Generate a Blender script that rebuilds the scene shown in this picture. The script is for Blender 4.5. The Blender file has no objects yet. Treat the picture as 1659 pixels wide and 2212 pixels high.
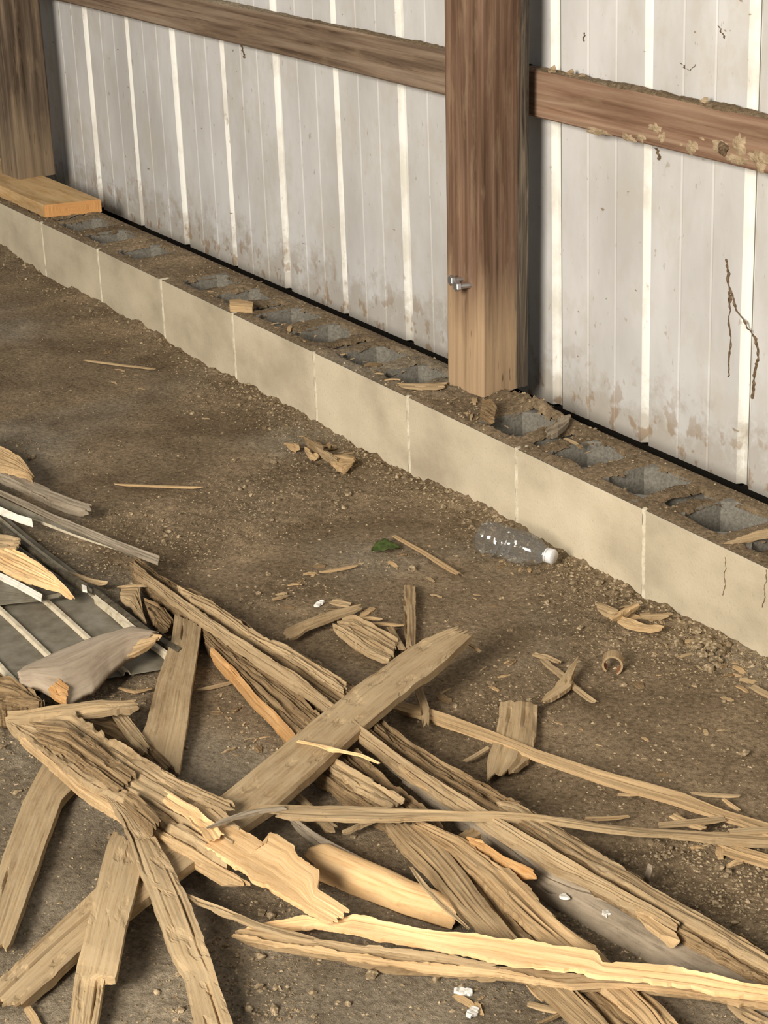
import bpy, bmesh, math, random
import numpy as np
from mathutils import Vector, Matrix

random.seed(7)
RNG = np.random.default_rng(11)
SC = bpy.context.scene
COL = SC.collection

# ------------------------------------------------------------------ camera
W, H = 1659, 2212
F = 4393.74
PITCH, YAW, ROLL = 0.376893, -1.038743, -0.039499
HB = 0.17                                   # height of the block wall above the dirt
CAM = np.array([5.55613, -2.14301, 1.37103 + HB])
cp, sp, cy_, sy_ = math.cos(PITCH), math.sin(PITCH), math.cos(YAW), math.sin(YAW)
fwd = np.array([sy_ * cp, cy_ * cp, -sp])
rgt = np.array([cy_, -sy_, 0.0])
upv = np.cross(rgt, fwd)
cr, sr = math.cos(ROLL), math.sin(ROLL)
rgt, upv = rgt * cr + upv * sr, -rgt * sr + upv * cr
cam_d = bpy.data.cameras.new('camera')
cam = bpy.data.objects.new('camera', cam_d)
COL.objects.link(cam)
m = Matrix.Identity(4)
for i in range(3):
    m[i][0], m[i][1], m[i][2], m[i][3] = rgt[i], upv[i], -fwd[i], CAM[i]
cam.matrix_world = m
cam_d.sensor_fit = 'HORIZONTAL'
cam_d.sensor_width = 36.0
cam_d.lens = F / W * 36.0
cam_d.clip_start = 0.05
cam_d.clip_end = 200
SC.camera = cam

# ------------------------------------------------------------------ light
SC.view_settings.view_transform = 'Standard'
SC.view_settings.look = 'None'
SC.view_settings.gamma = 1.0
SC.view_settings.use_curve_mapping = False
SC.view_settings.exposure = 0.0
world = bpy.data.worlds.new('World')
SC.world = world
world.use_nodes = True
bg = world.node_tree.nodes['Background']
bg.inputs[0].default_value = (1.0, 0.985, 0.96, 1)
bg.inputs[1].default_value = 0.22

dl = bpy.data.lights.new('open_barn_door_daylight', 'AREA')
dl.shape = 'RECTANGLE'
dl.size, dl.size_y = 2.0, 2.2
dl.energy = 740
dl.color = (1.0, 0.91, 0.79)
dlo = bpy.data.objects.new('open_barn_door_daylight', dl)
COL.objects.link(dlo)
LP = Vector((5.9, -5.8, 3.05))
dlo.location = LP
dlo.rotation_euler = (Vector((2.4, -0.2, 0.3)) - LP).to_track_quat('-Z', 'Y').to_euler()

# ------------------------------------------------------------------ helpers
def ray(px, py):
    return rgt * ((px - W / 2) / F) + upv * (-(py - H / 2) / F) + fwd
def onz(px, py, z=0.0):
    d = ray(px, py)
    return CAM + d * ((z - CAM[2]) / d[2])
def ony(px, py, y):
    d = ray(px, py)
    return CAM + d * ((y - CAM[1]) / d[1])

def _hash(ix, iy, seed):
    h = (ix.astype(np.int64) * 374761393 + iy.astype(np.int64) * 668265263 + seed * 974711) & 0xffffffff
    h = ((h ^ (h >> 13)) * 1274126177) & 0xffffffff
    h = h ^ (h >> 16)
    return (h & 0xffffff) / float(0xffffff)
def vn(x, y, seed=0):
    x = np.asarray(x, float); y = np.asarray(y, float)
    x, y = np.broadcast_arrays(x, y)
    ix, iy = np.floor(x), np.floor(y)
    fx, fy = x - ix, y - iy
    fx = fx * fx * (3 - 2 * fx); fy = fy * fy * (3 - 2 * fy)
    a = _hash(ix, iy, seed); b = _hash(ix + 1, iy, seed)
    c = _hash(ix, iy + 1, seed); d = _hash(ix + 1, iy + 1, seed)
    return (a * (1 - fx) + b * fx) * (1 - fy) + (c * (1 - fx) + d * fx) * fy
def fbm(x, y, seed=0, o=4):
    s, a, t = 0.0, 1.0, 0.0
    for k in range(o):
        s = s + a * (vn(np.asarray(x) * 2 ** k + 17.3 * k, np.asarray(y) * 2 ** k - 9.1 * k, seed + k) - 0.5)
        t += a; a *= 0.5
    return s / t * 2

def ground_z(x, y):
    x = np.asarray(x, float); y = np.asarray(y, float)
    h = 0.005 * fbm(x * 2.2, y * 2.2, 3, 3) + 0.004 * fbm(x * 9, y * 9, 5, 3)
    rough = np.clip(fbm(x * 3 + 4, y * 3, 21, 2) * 1.5 + 0.6, 0.3, 1.1)
    h = h + rough * (0.0045 * fbm(x * 38, y * 38, 8, 2) + 0.0035 * fbm(x * 95, y * 95, 12, 2))
    near = np.clip(1 + (y - 0.005) / 0.11, 0, 1) ** 2 * (y < 0.25)
    h = h + near * (0.010 + 0.020 * fbm(x * 3.1, y * 4, 31, 4) + 0.008 * fbm(x * 30, y * 30, 33, 2))
    h = h + 0.014 * np.clip((0.7 - x) / 1.0, 0, 1)
    return h

def np_mesh(name, verts, quads, grain=None, mats=(), smooth=False, midx=None):
    me = bpy.data.meshes.new(name)
    verts = np.asarray(verts, np.float32); quads = np.asarray(quads, np.int32)
    k = quads.shape[1]
    me.vertices.add(len(verts)); me.vertices.foreach_set('co', verts.ravel())
    me.loops.add(quads.size); me.loops.foreach_set('vertex_index', quads.ravel())
    me.polygons.add(len(quads))
    me.polygons.foreach_set('loop_start', np.arange(0, quads.size, k, dtype=np.int32))
    me.polygons.foreach_set('use_smooth', np.full(len(quads), bool(smooth)))
    if midx is not None:
        me.polygons.foreach_set('material_index', np.asarray(midx, np.int32))
    if grain is not None:
        at = me.attributes.new('grain', 'FLOAT_VECTOR', 'POINT')
        at.data.foreach_set('vector', np.asarray(grain, np.float32).ravel())
    for mm in mats:
        me.materials.append(mm)
    me.update(calc_edges=True)
    me.validate()
    return me

def tag(o, label=None, cat=None, group=None, kind=None):
    if label: o['label'] = label
    if cat: o['category'] = cat
    if group: o['group'] = group
    if kind: o['kind'] = kind
    return o
def link(name, me, parent=None, loc=None):
    o = bpy.data.objects.new(name, me)
    COL.objects.link(o)
    if loc is not None: o.location = loc
    if parent is not None: o.parent = parent
    return o
def empty(name, loc, label, cat, group=None):
    o = bpy.data.objects.new(name, None)
    COL.objects.link(o)
    o.location = loc
    o.empty_display_size = 0.05
    return tag(o, label, cat, group)

# ------------------------------------------------------------------ materials
def new_mat(name):
    mt = bpy.data.materials.new(name); mt.use_nodes = True
    nt = mt.node_tree
    b = nt.nodes['Principled BSDF']
    b.inputs['Roughness'].default_value = 0.9
    b.inputs['Specular IOR Level'].default_value = 0.2
    return mt, nt, b
def nd(nt, t, **kw):
    n = nt.nodes.new(t)
    for k, v in kw.items(): setattr(n, k, v)
    return n
def ramp(nt, src, stops, interp='LINEAR'):
    r = nd(nt, 'ShaderNodeValToRGB')
    r.color_ramp.interpolation = interp
    el = r.color_ramp.elements
    while len(el) < len(stops): el.new(0.5)
    for e, (p, c) in zip(el, stops):
        e.position = p
        e.color = (*c, 1) if len(c) == 3 else c
    nt.links.new(src, r.inputs[0])
    return r.outputs[0]
def noise(nt, vec, scale, detail=4, rough=0.55, dist=0.0):
    n = nd(nt, 'ShaderNodeTexNoise')
    n.inputs['Scale'].default_value = scale
    n.inputs['Detail'].default_value = detail
    n.inputs['Roughness'].default_value = rough
    n.inputs['Distortion'].default_value = dist
    nt.links.new(vec, n.inputs['Vector'])
    return n.outputs[0]
def mapping(nt, vec, scale=(1, 1, 1), loc=(0, 0, 0)):
    n = nd(nt, 'ShaderNodeMapping')
    n.inputs['Scale'].default_value = scale
    n.inputs['Location'].default_value = loc
    nt.links.new(vec, n.inputs['Vector'])
    return n.outputs[0]
def mix(nt, fac, a, b, mode='MIX'):
    n = nd(nt, 'ShaderNodeMix', data_type='RGBA', blend_type=mode)
    for s, v in ((n.inputs[0], fac), (n.inputs[6], a), (n.inputs[7], b)):
        if isinstance(v, (int, float)): s.default_value = v
        elif isinstance(v, tuple): s.default_value = (*v, 1)
        else: nt.links.new(v, s)
    return n.outputs[2]
def mth(nt, op, a, b=None, clamp=False):
    n = nd(nt, 'ShaderNodeMath', operation=op, use_clamp=clamp)
    for s, v in ((n.inputs[0], a), (n.inputs[1], b)):
        if v is None: continue
        if isinstance(v, (int, float)): s.default_value = v
        else: nt.links.new(v, s)
    return n.outputs[0]
def bump(nt, b, h, strength=0.4, dist=0.002):
    n = nd(nt, 'ShaderNodeBump')
    n.inputs['Strength'].default_value = strength
    n.inputs['Distance'].default_value = dist
    nt.links.new(h, n.inputs['Height'])
    nt.links.new(n.outputs[0], b.inputs['Normal'])
def grainvec(nt):
    a = nd(nt, 'ShaderNodeAttribute'); a.attribute_name = 'grain'
    return a.outputs['Vector']
def objvec(nt):
    return nd(nt, 'ShaderNodeTexCoord').outputs['Object']
def worldvec(nt):
    return nd(nt, 'ShaderNodeNewGeometry').outputs['Position']

def wood_mat(name, dark, mid, light, dust=(0.30, 0.23, 0.14), dustamt=0.35, pits=0.5, bmp=0.5, fine=330):
    mt, nt, b = new_mat(name)
    g = grainvec(nt)
    n1 = noise(nt, mapping(nt, g, (9, fine, fine)), 1.0, 6, 0.68, 0.2)
    n2 = noise(nt, mapping(nt, g, (2.2, 16, 16)), 1.0, 4, 0.6, 0.6)
    n3 = noise(nt, mapping(nt, g, (30, 75, 75)), 1.0, 6, 0.72)
    c = ramp(nt, n1, [(0.30, dark), (0.47, mid), (0.68, light)])
    c2 = ramp(nt, n2, [(0.30, (0.55, 0.5, 0.45)), (0.55, (1, 1, 1)), (0.75, (1.12, 1.1, 1.05))])
    c = mix(nt, 0.85, c, c2, 'MULTIPLY')
    df = ramp(nt, n3, [(0.42, (0, 0, 0)), (0.62, (1, 1, 1))])
    c = mix(nt, mth(nt, 'MULTIPLY', df, dustamt), c, dust)
    n4 = noise(nt, mapping(nt, g, (90, 260, 260), (3, 1, 2)), 1.0, 3, 0.6)
    pf = ramp(nt, n4, [(0.27, (1, 1, 1)), (0.38, (0, 0, 0))])
    c = mix(nt, mth(nt, 'MULTIPLY', pf, pits), c, tuple(x * 0.35 for x in dark))
    nt.links.new(c, b.inputs['Base Color'])
    hh = mth(nt, 'ADD', n1, mth(nt, 'MULTIPLY', n3, 0.6))
    bump(nt, b, hh, bmp, 0.002)
    return mt

M_DUSTY = wood_mat('dusty_wood', (0.20, 0.135, 0.07), (0.39, 0.28, 0.155), (0.52, 0.39, 0.23), (0.40, 0.31, 0.19), 0.5, 0.4)
M_TAN = wood_mat('tan_split_wood', (0.26, 0.165, 0.08), (0.50, 0.345, 0.18), (0.64, 0.46, 0.26), (0.42, 0.32, 0.19), 0.35, 0.35)
M_PALE = wood_mat('fresh_pale_wood', (0.60, 0.37, 0.165), (0.84, 0.565, 0.285), (0.92, 0.67, 0.38), (0.76, 0.54, 0.30), 0.35, 0.22, 0.35, 220)
M_ROT = wood_mat('rotten_brown_wood', (0.06, 0.036, 0.017), (0.20, 0.13, 0.065), (0.40, 0.285, 0.155), (0.30, 0.225, 0.13), 0.35, 0.6, 0.8)
M_BOARD = wood_mat('dusty_flat_board', (0.27, 0.19, 0.105), (0.41, 0.30, 0.17), (0.50, 0.375, 0.22), (0.44, 0.345, 0.215), 0.55, 0.35, 0.3, 260)
M_BROWN = wood_mat('brown_split_wood', (0.13, 0.08, 0.04), (0.29, 0.20, 0.105), (0.42, 0.305, 0.175), (0.36, 0.275, 0.165), 0.4, 0.45, 0.5)
M_ORANGE = wood_mat('orange_inner_wood', (0.28, 0.13, 0.045), (0.50, 0.27, 0.10), (0.66, 0.42, 0.20), (0.40, 0.29, 0.16), 0.3, 0.3)
M_GREYW = wood_mat('grey_weathered_wood', (0.13, 0.105, 0.075), (0.29, 0.24, 0.175), (0.40, 0.34, 0.26), (0.36, 0.30, 0.22), 0.4, 0.3, 0.35, 180)
M_BARK = wood_mat('grey_smooth_bark', (0.27, 0.215, 0.155), (0.39, 0.32, 0.24), (0.46, 0.39, 0.30), (0.42, 0.34, 0.25), 0.4, 0.2, 0.3, 140)
M_NEW = wood_mat('new_yellow_lumber', (0.50, 0.28, 0.10), (0.62, 0.41, 0.19), (0.70, 0.50, 0.27), (0.58, 0.43, 0.25), 0.35, 0.0, 0.1, 60)
M_NEWEND = wood_mat('new_lumber_end_grain', (0.50, 0.22, 0.07), (0.62, 0.32, 0.12), (0.72, 0.42, 0.18), (0.6, 0.34, 0.14), 0.2, 0.0, 0.1, 60)

def soil_color(nt, P, dark=(0.085, 0.060, 0.034), mid=(0.225, 0.165, 0.100), light=(0.37, 0.285, 0.185)):
    n1 = noise(nt, P, 5.0, 6, 0.6, 0.3)
    n2 = noise(nt, P, 110.0, 6, 0.75)
    n3 = noise(nt, mapping(nt, P, (1, 1, 1), (4, 2, 1)), 2.0, 3, 0.5)
    c = ramp(nt, n2, [(0.32, dark), (0.5, mid), (0.72, light)])
    gry = ramp(nt, n2, [(0.32, (0.135, 0.112, 0.080)), (0.5, (0.255, 0.218, 0.160)), (0.7, (0.37, 0.32, 0.245))])
    sg = nd(nt, 'ShaderNodeSeparateXYZ'); nt.links.new(P, sg.inputs[0])
    nearer = mth(nt, 'MULTIPLY', mth(nt, 'MULTIPLY', mth(nt, 'ADD', sg.outputs[1], 0.75), -0.6), 1.0)
    lim = nd(nt, 'ShaderNodeClamp'); lim.inputs['Min'].default_value = -0.06; lim.inputs['Max'].default_value = 0.18; nt.links.new(nearer, lim.inputs[0])
    c = mix(nt, ramp(nt, mth(nt, 'ADD', n3, lim.outputs[0]), [(0.47, (0, 0, 0)), (0.62, (0.75, 0.75, 0.75))]), c, gry)
    c = mix(nt, 0.9, c, ramp(nt, n1, [(0.3, (0.55, 0.51, 0.46)), (0.55, (1, 1, 1)), (0.72, (1.45, 1.44, 1.42))]), 'MULTIPLY')
    n4 = noise(nt, mapping(nt, P, (1, 1, 1), (7, 3, 2)), 230, 2, 0.5)
    c = mix(nt, ramp(nt, n4, [(0.68, (0, 0, 0)), (0.74, (0.7, 0.7, 0.7))]), c, (0.40, 0.33, 0.23))
    return c, n1, n2
mt, nt, b = new_mat('dirt_floor'); M_DIRT = mt
P = worldvec(nt)
c, n1, n2 = soil_color(nt, P)
nt.links.new(c, b.inputs['Base Color'])
bump(nt, b, mth(nt, 'ADD', n2, mth(nt, 'MULTIPLY', noise(nt, P, 420, 3, 0.6), 0.6)), 0.85, 0.004)

mt, nt, b = new_mat('dirt_crumbs'); M_CLOD = mt
P = worldvec(nt)
c = ramp(nt, noise(nt, P, 140, 2), [(0.34, (0.12, 0.087, 0.05)), (0.52, (0.24, 0.182, 0.11)), (0.66, (0.46, 0.365, 0.24))])
nt.links.new(c, b.inputs['Base Color'])

mt, nt, b = new_mat('dried_mud'); M_MUD = mt
P = worldvec(nt)
c = ramp(nt, noise(nt, P, 70, 4), [(0.32, (0.26, 0.19, 0.115)), (0.55, (0.40, 0.31, 0.20)), (0.75, (0.50, 0.40, 0.27))])
nt.links.new(c, b.inputs['Base Color'])
bump(nt, b, noise(nt, P, 300, 4), 0.5, 0.003)

mt, nt, b = new_mat('dark_mud_tube'); M_TUBE = mt
P = worldvec(nt)
c = ramp(nt, noise(nt, P, 160, 3), [(0.35, (0.085, 0.055, 0.032)), (0.65, (0.20, 0.145, 0.09))])
nt.links.new(c, b.inputs['Base Color'])

# concrete block, tan dusted face
mt, nt, b = new_mat('concrete_block'); M_BLOCK = mt
P = worldvec(nt)
geo = nd(nt, 'ShaderNodeNewGeometry')
sep = nd(nt, 'ShaderNodeSeparateXYZ'); nt.links.new(geo.outputs['Normal'], sep.inputs[0])
n1 = noise(nt, mapping(nt, P, (1, 1, 1.4)), 5.0, 4, 0.55)
n2 = noise(nt, P, 170, 3, 0.6)
face = ramp(nt, n1, [(0.30, (0.42, 0.365, 0.27)), (0.50, (0.56, 0.495, 0.37)), (0.70, (0.64, 0.57, 0.435))])
face = mix(nt, ramp(nt, n2, [(0.28, (0.35, 0.35, 0.35)), (0.42, (0, 0, 0))]), face, (0.30, 0.25, 0.17))
# sparse dark scuffs stretched vertically
n5 = noise(nt, mapping(nt, P, (34, 34, 9)), 1.0, 2, 0.5)
face = mix(nt, ramp(nt, n5, [(0.74, (0, 0, 0)), (0.79, (0.75, 0.75, 0.75))]), face, (0.20, 0.16, 0.11))
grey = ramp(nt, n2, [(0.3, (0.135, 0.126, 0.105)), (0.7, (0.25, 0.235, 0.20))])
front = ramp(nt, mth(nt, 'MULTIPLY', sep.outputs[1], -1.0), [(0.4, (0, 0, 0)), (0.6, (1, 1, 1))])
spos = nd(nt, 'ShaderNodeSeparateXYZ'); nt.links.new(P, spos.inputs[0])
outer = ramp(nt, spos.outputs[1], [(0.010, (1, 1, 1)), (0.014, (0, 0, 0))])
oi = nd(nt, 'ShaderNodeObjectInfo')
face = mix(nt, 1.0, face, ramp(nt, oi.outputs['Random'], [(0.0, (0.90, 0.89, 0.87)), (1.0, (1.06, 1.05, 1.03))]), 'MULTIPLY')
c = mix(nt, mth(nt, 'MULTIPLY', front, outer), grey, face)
nt.links.new(c, b.inputs['Base Color'])
bump(nt, b, mth(nt, 'ADD', n2, mth(nt, 'MULTIPLY', n1, 0.4)), 0.25, 0.003)

mt, nt, b = new_mat('mortar'); M_MORTAR = mt
P = worldvec(nt)
c = ramp(nt, noise(nt, P, 40, 4), [(0.35, (0.50, 0.44, 0.32)), (0.5, (0.66, 0.60, 0.46)), (0.7, (0.76, 0.70, 0.56))])
nt.links.new(c, b.inputs['Base Color'])
bump(nt, b, noise(nt, P, 200, 3), 0.4, 0.003)

# painted steel siding
def siding_mat(name, base, dusty, amt):
    mt, nt, b = new_mat(name)
    P = worldvec(nt)
    b.inputs['Roughness'].default_value = 0.62
    b.inputs['Specular IOR Level'].default_value = 0.3
    n1 = noise(nt, mapping(nt, P, (5, 5, 2.2)), 1.0, 5, 0.6)
    c = mix(nt, mth(nt, 'MULTIPLY', ramp(nt, n1, [(0.36, (0, 0, 0)), (0.66, (1, 1, 1))]), amt), base, dusty)
    n8 = noise(nt, mapping(nt, P, (11, 11, 7), (3, 0, 6)), 1.0, 5, 0.65)
    c = mix(nt, mth(nt, 'MULTIPLY', ramp(nt, n8, [(0.50, (0, 0, 0)), (0.66, (1, 1, 1))]), 0.45), c, (0.50, 0.465, 0.39))
    # fly specks and scuffs
    n2 = noise(nt, mapping(nt, P, (60, 60, 26)), 1.0, 3, 0.6)
    c = mix(nt, ramp(nt, n2, [(0.67, (0, 0, 0)), (0.73, (0.6, 0.6, 0.6))]), c, (0.33, 0.27, 0.20))
    n6 = noise(nt, mapping(nt, P, (30, 30, 60), (5, 5, 5)), 1.0, 2, 0.5)
    c = mix(nt, ramp(nt, n6, [(0.75, (0, 0, 0)), (0.78, (0.8, 0.8, 0.8))]), c, (0.24, 0.17, 0.10))
    # mud splashed along the foot of the sheets
    sx = nd(nt, 'ShaderNodeSeparateXYZ'); nt.links.new(P, sx.inputs[0])
    n3 = noise(nt, mapping(nt, P, (14, 14, 14)), 1.0, 5, 0.7)
    hgt = mth(nt, 'ADD', mth(nt, 'MULTIPLY', sx.outputs[2], -5.5), mth(nt, 'MULTIPLY', n3, 2.6))
    f = ramp(nt, hgt, [(0.02, (0, 0, 0)), (0.45, (0.75, 0.75, 0.75))])
    c = mix(nt, mth(nt, 'MULTIPLY', f, 0.65), c, (0.34, 0.29, 0.22))
    n7 = noise(nt, mapping(nt, P, (22, 22, 18), (1, 8, 3)), 1.0, 3, 0.6)
    f2 = mth(nt, 'MULTIPLY', ramp(nt, n7, [(0.55, (0, 0, 0)), (0.61, (1, 1, 1))]),
             ramp(nt, mth(nt, 'MULTIPLY', sx.outputs[2], 3.0), [(0.42, (1, 1, 1)), (0.85, (0, 0, 0))]))
    c = mix(nt, mth(nt, 'MULTIPLY', f2, 0.75), c, (0.30, 0.21, 0.13))
    nt.links.new(c, b.inputs['Base Color'])
    bump(nt, b, n1, 0.08, 0.004)
    return mt
M_SIDE = siding_mat('white_siding_dusty', (0.64, 0.638, 0.632), (0.46, 0.45, 0.43), 0.75)
M_RIB = siding_mat('white_siding_rib_lit', (0.84, 0.84, 0.80), (0.76, 0.75, 0.70), 0.5)  # cleaner ribs, whitened further for the light their flanks catch

mt, nt, b = new_mat('black_gap_blocker'); M_BLACK = mt
b.inputs['Base Color'].default_value = (0.018, 0.015, 0.012, 1)  # near-black in place of the shade inside the siding gap

mt, nt, b = new_mat('dull_sheet_metal'); M_SHEET = mt
P = worldvec(nt)
n1 = noise(nt, P, 22, 5, 0.65)
c = ramp(nt, n1, [(0.34, (0.13, 0.112, 0.08)), (0.52, (0.19, 0.172, 0.13)), (0.7, (0.24, 0.222, 0.18))])
nt.links.new(c, b.inputs['Base Color']); b.inputs['Roughness'].default_value = 0.6
mt, nt, b = new_mat('dark_dusty_metal'); M_RAIL = mt
c = ramp(nt, noise(nt, worldvec(nt), 60, 5, 0.7), [(0.36, (0.045, 0.036, 0.024)), (0.55, (0.095, 0.08, 0.055)), (0.72, (0.19, 0.16, 0.11))])
nt.links.new(c, b.inputs['Base Color']); b.inputs['Roughness'].default_value = 0.6
mt, nt, b = new_mat('cream_painted_edge'); M_CREAM = mt
c = ramp(nt, noise(nt, worldvec(nt), 70, 4), [(0.30, (0.36, 0.30, 0.20)), (0.45, (0.52, 0.46, 0.34)), (0.7, (0.60, 0.53, 0.40))])
nt.links.new(c, b.inputs['Base Color'])
mt, nt, b = new_mat('white_painted_metal'); M_WHITE = mt
c = ramp(nt, noise(nt, worldvec(nt), 60, 4), [(0.3, (0.58, 0.54, 0.44)), (0.5, (0.78, 0.75, 0.66))])
nt.links.new(c, b.inputs['Base Color']); b.inputs['Roughness'].default_value = 0.5

mt, nt, b = new_mat('zinc_bolt'); M_ZINC = mt
b.inputs['Base Color'].default_value = (0.55, 0.56, 0.58, 1)
b.inputs['Metallic'].default_value = 0.9; b.inputs['Roughness'].default_value = 0.35
mt, nt, b = new_mat('milky_cap'); M_CAP = mt
b.inputs['Base Color'].default_value = (0.72, 0.73, 0.74, 1); b.inputs['Roughness'].default_value = 0.4
b.inputs['Specular IOR Level'].default_value = 0.5
mt, nt, b = new_mat('green_leaf'); M_LEAF = mt
c = ramp(nt, noise(nt, worldvec(nt), 90, 3), [(0.35, (0.035, 0.055, 0.012)), (0.65, (0.085, 0.12, 0.03))])
nt.links.new(c, b.inputs['Base Color']); b.inputs['Roughness'].default_value = 0.6
mt, nt, b = new_mat('rusty_inside'); M_RUST = mt
b.inputs['Base Color'].default_value = (0.27, 0.12, 0.06, 1)
mt, nt, b = new_mat('white_bird_dropping'); M_CHALK = mt
c = ramp(nt, noise(nt, worldvec(nt), 150, 3), [(0.35, (0.5, 0.48, 0.42)), (0.55, (0.85, 0.84, 0.80))])
nt.links.new(c, b.inputs['Base Color'])

mt = bpy.data.materials.new('clear_plastic'); mt.use_nodes = True; M_CLEAR = mt
nt = mt.node_tree
nt.nodes.remove(nt.nodes['Principled BSDF'])
tr = nd(nt, 'ShaderNodeBsdfTransparent'); tr.inputs[0].default_value = (0.86, 0.86, 0.845, 1)
gl = nd(nt, 'ShaderNodeBsdfGlossy'); gl.inputs['Roughness'].default_value = 0.07
lw = nd(nt, 'ShaderNodeLayerWeight'); lw.inputs[0].default_value = 0.32
fr = ramp(nt, lw.outputs['Fresnel'], [(0.0, (0.035,) * 3), (0.6, (0.20,) * 3), (1.0, (0.55,) * 3)])
mx = nd(nt, 'ShaderNodeMixShader')
nt.links.new(fr, mx.inputs[0]); nt.links.new(tr.outputs[0], mx.inputs[1]); nt.links.new(gl.outputs[0], mx.inputs[2])
df_ = nd(nt, 'ShaderNodeBsdfDiffuse'); df_.inputs[0].default_value = (0.8, 0.8, 0.78, 1)
mx2 = nd(nt, 'ShaderNodeMixShader'); mx2.inputs[0].default_value = 0.045
nt.links.new(mx.outputs[0], mx2.inputs[1]); nt.links.new(df_.outputs[0], mx2.inputs[2])
nt.links.new(mx2.outputs[0], nt.nodes['Material Output'].inputs[0])

# post and girt materials: colour follows the stain of the timber itself
def timber_mat(name, dark, mid, light, pale=None, pale_top=0.2, grey_v=None):
    mt, nt, b = new_mat(name)
    g = grainvec(nt)
    s = nd(nt, 'ShaderNodeSeparateXYZ'); nt.links.new(g, s.inputs[0])
    n1 = noise(nt, mapping(nt, g, (1.6, 60, 60)), 1.0, 5, 0.6, 0.5)
    n2 = noise(nt, mapping(nt, g, (1.2, 14, 14), (2, 0, 0)), 1.0, 4, 0.6, 0.8)
    n3 = noise(nt, mapping(nt, g, (7, 40, 40)), 1.0, 4, 0.65)
    c = ramp(nt, n1, [(0.32, dark), (0.5, mid), (0.70, light)])
    c = mix(nt, 0.9, c, ramp(nt, n2, [(0.32, (0.62, 0.58, 0.55)), (0.52, (1, 1, 1)), (0.72, (1.25, 1.22, 1.15))]), 'MULTIPLY')
    c = mix(nt, mth(nt, 'MULTIPLY', ramp(nt, n3, [(0.52, (0, 0, 0)), (0.66, (1, 1, 1))]), 0.4), c, (0.30, 0.215, 0.135))
    if pale:
        h = mth(nt, 'ADD', s.outputs[0], mth(nt, 'MULTIPLY', mth(nt, 'SUBTRACT', n2, 0.5), 0.5))
        pc = ramp(nt, n1, [(0.32, tuple(x * 0.7 for x in pale)), (0.5, pale), (0.7, tuple(min(1, x * 1.2) for x in pale))])
        f = ramp(nt, h, [(pale_top * 0.45, (1, 1, 1)), (pale_top * 1.1, (0, 0, 0))])
        c = mix(nt, f, c, pc)
        pf = noise(nt, mapping(nt, g, (12, 60, 60), (1, 1, 1)), 1.0, 2, 0.5)
        c = mix(nt, mth(nt, 'MULTIPLY', ramp(nt, pf, [(0.66, (0, 0, 0)), (0.72, (0.8, 0.8, 0.8))]), f), c, (0.10, 0.055, 0.03))
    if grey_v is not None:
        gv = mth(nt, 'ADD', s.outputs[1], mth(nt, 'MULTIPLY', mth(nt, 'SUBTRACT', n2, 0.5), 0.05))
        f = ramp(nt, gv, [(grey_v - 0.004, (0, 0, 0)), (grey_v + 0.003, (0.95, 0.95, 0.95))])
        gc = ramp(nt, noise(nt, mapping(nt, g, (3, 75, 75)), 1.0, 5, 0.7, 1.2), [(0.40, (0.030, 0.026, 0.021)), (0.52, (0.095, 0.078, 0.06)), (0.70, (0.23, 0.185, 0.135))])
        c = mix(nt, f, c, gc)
    ck = noise(nt, mapping(nt, g, (0.9, 130, 130), (3, 2, 1)), 1.0, 3, 0.6, 0.3)
    c = mix(nt, mth(nt, 'MULTIPLY', ramp(nt, ck, [(0.27, (1, 1, 1)), (0.33, (0, 0, 0))]), 0.7), c, (0.03, 0.018, 0.01))
    nt.links.new(c, b.inputs['Base Color'])
    b.inputs['Roughness'].default_value = 0.75
    bump(nt, b, mth(nt, 'ADD', n1, n3), 0.4, 0.003)
    return mt
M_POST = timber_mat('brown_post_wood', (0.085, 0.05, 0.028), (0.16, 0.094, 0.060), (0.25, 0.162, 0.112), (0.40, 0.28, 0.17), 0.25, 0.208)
M_POST2 = timber_mat('dark_post_wood', (0.055, 0.039, 0.027), (0.12, 0.088, 0.061), (0.19, 0.148, 0.108), (0.22, 0.165, 0.11), 0.20)
M_GIRT = timber_mat('red_brown_girt_wood', (0.16, 0.09, 0.055), (0.29, 0.18, 0.12), (0.38, 0.265, 0.185))
M_GIRT2 = timber_mat('grey_brown_girt_wood', (0.10, 0.065, 0.042), (0.23, 0.165, 0.115), (0.33, 0.255, 0.185))

# ------------------------------------------------------------------ the setting
# dirt floor: one height field, fine where the photograph looks
def spaced(parts):
    out = []
    for a, b_, st in parts:
        out += list(np.arange(a, b_, st))
    out.append(parts[-1][1])
    return np.array(out)
gx = spaced([(-7, -1.2, 0.4), (-1.2, 0.4, 0.012), (0.4, 1.4, 0.008), (1.4, 4.15, 0.0055), (4.15, 4.6, 0.03), (4.6, 9.0, 0.4)])
gy = spaced([(-8, -2.0, 0.4), (-2.0, -1.6, 0.03), (-1.6, 0.0, 0.0055), (0.0, 0.5, 0.05)])
GX, GY = np.meshgrid(gx, gy, indexing='ij')
GZ = ground_z(GX, GY)
v = np.stack([GX, GY, GZ], -1).reshape(-1, 3)
nx, ny = len(gx), len(gy)
I = (np.arange(nx - 1)[:, None] * ny + np.arange(ny - 1)[None, :]).ravel()
q = np.stack([I, I + ny, I + ny + 1, I + 1], 1)
FLOOR = tag(link('floor', np_mesh('floor', v, q, None, [M_DIRT], True)), 'uneven brown dirt floor with crumbs and dusty patches', 'floor', kind='structure')

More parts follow.
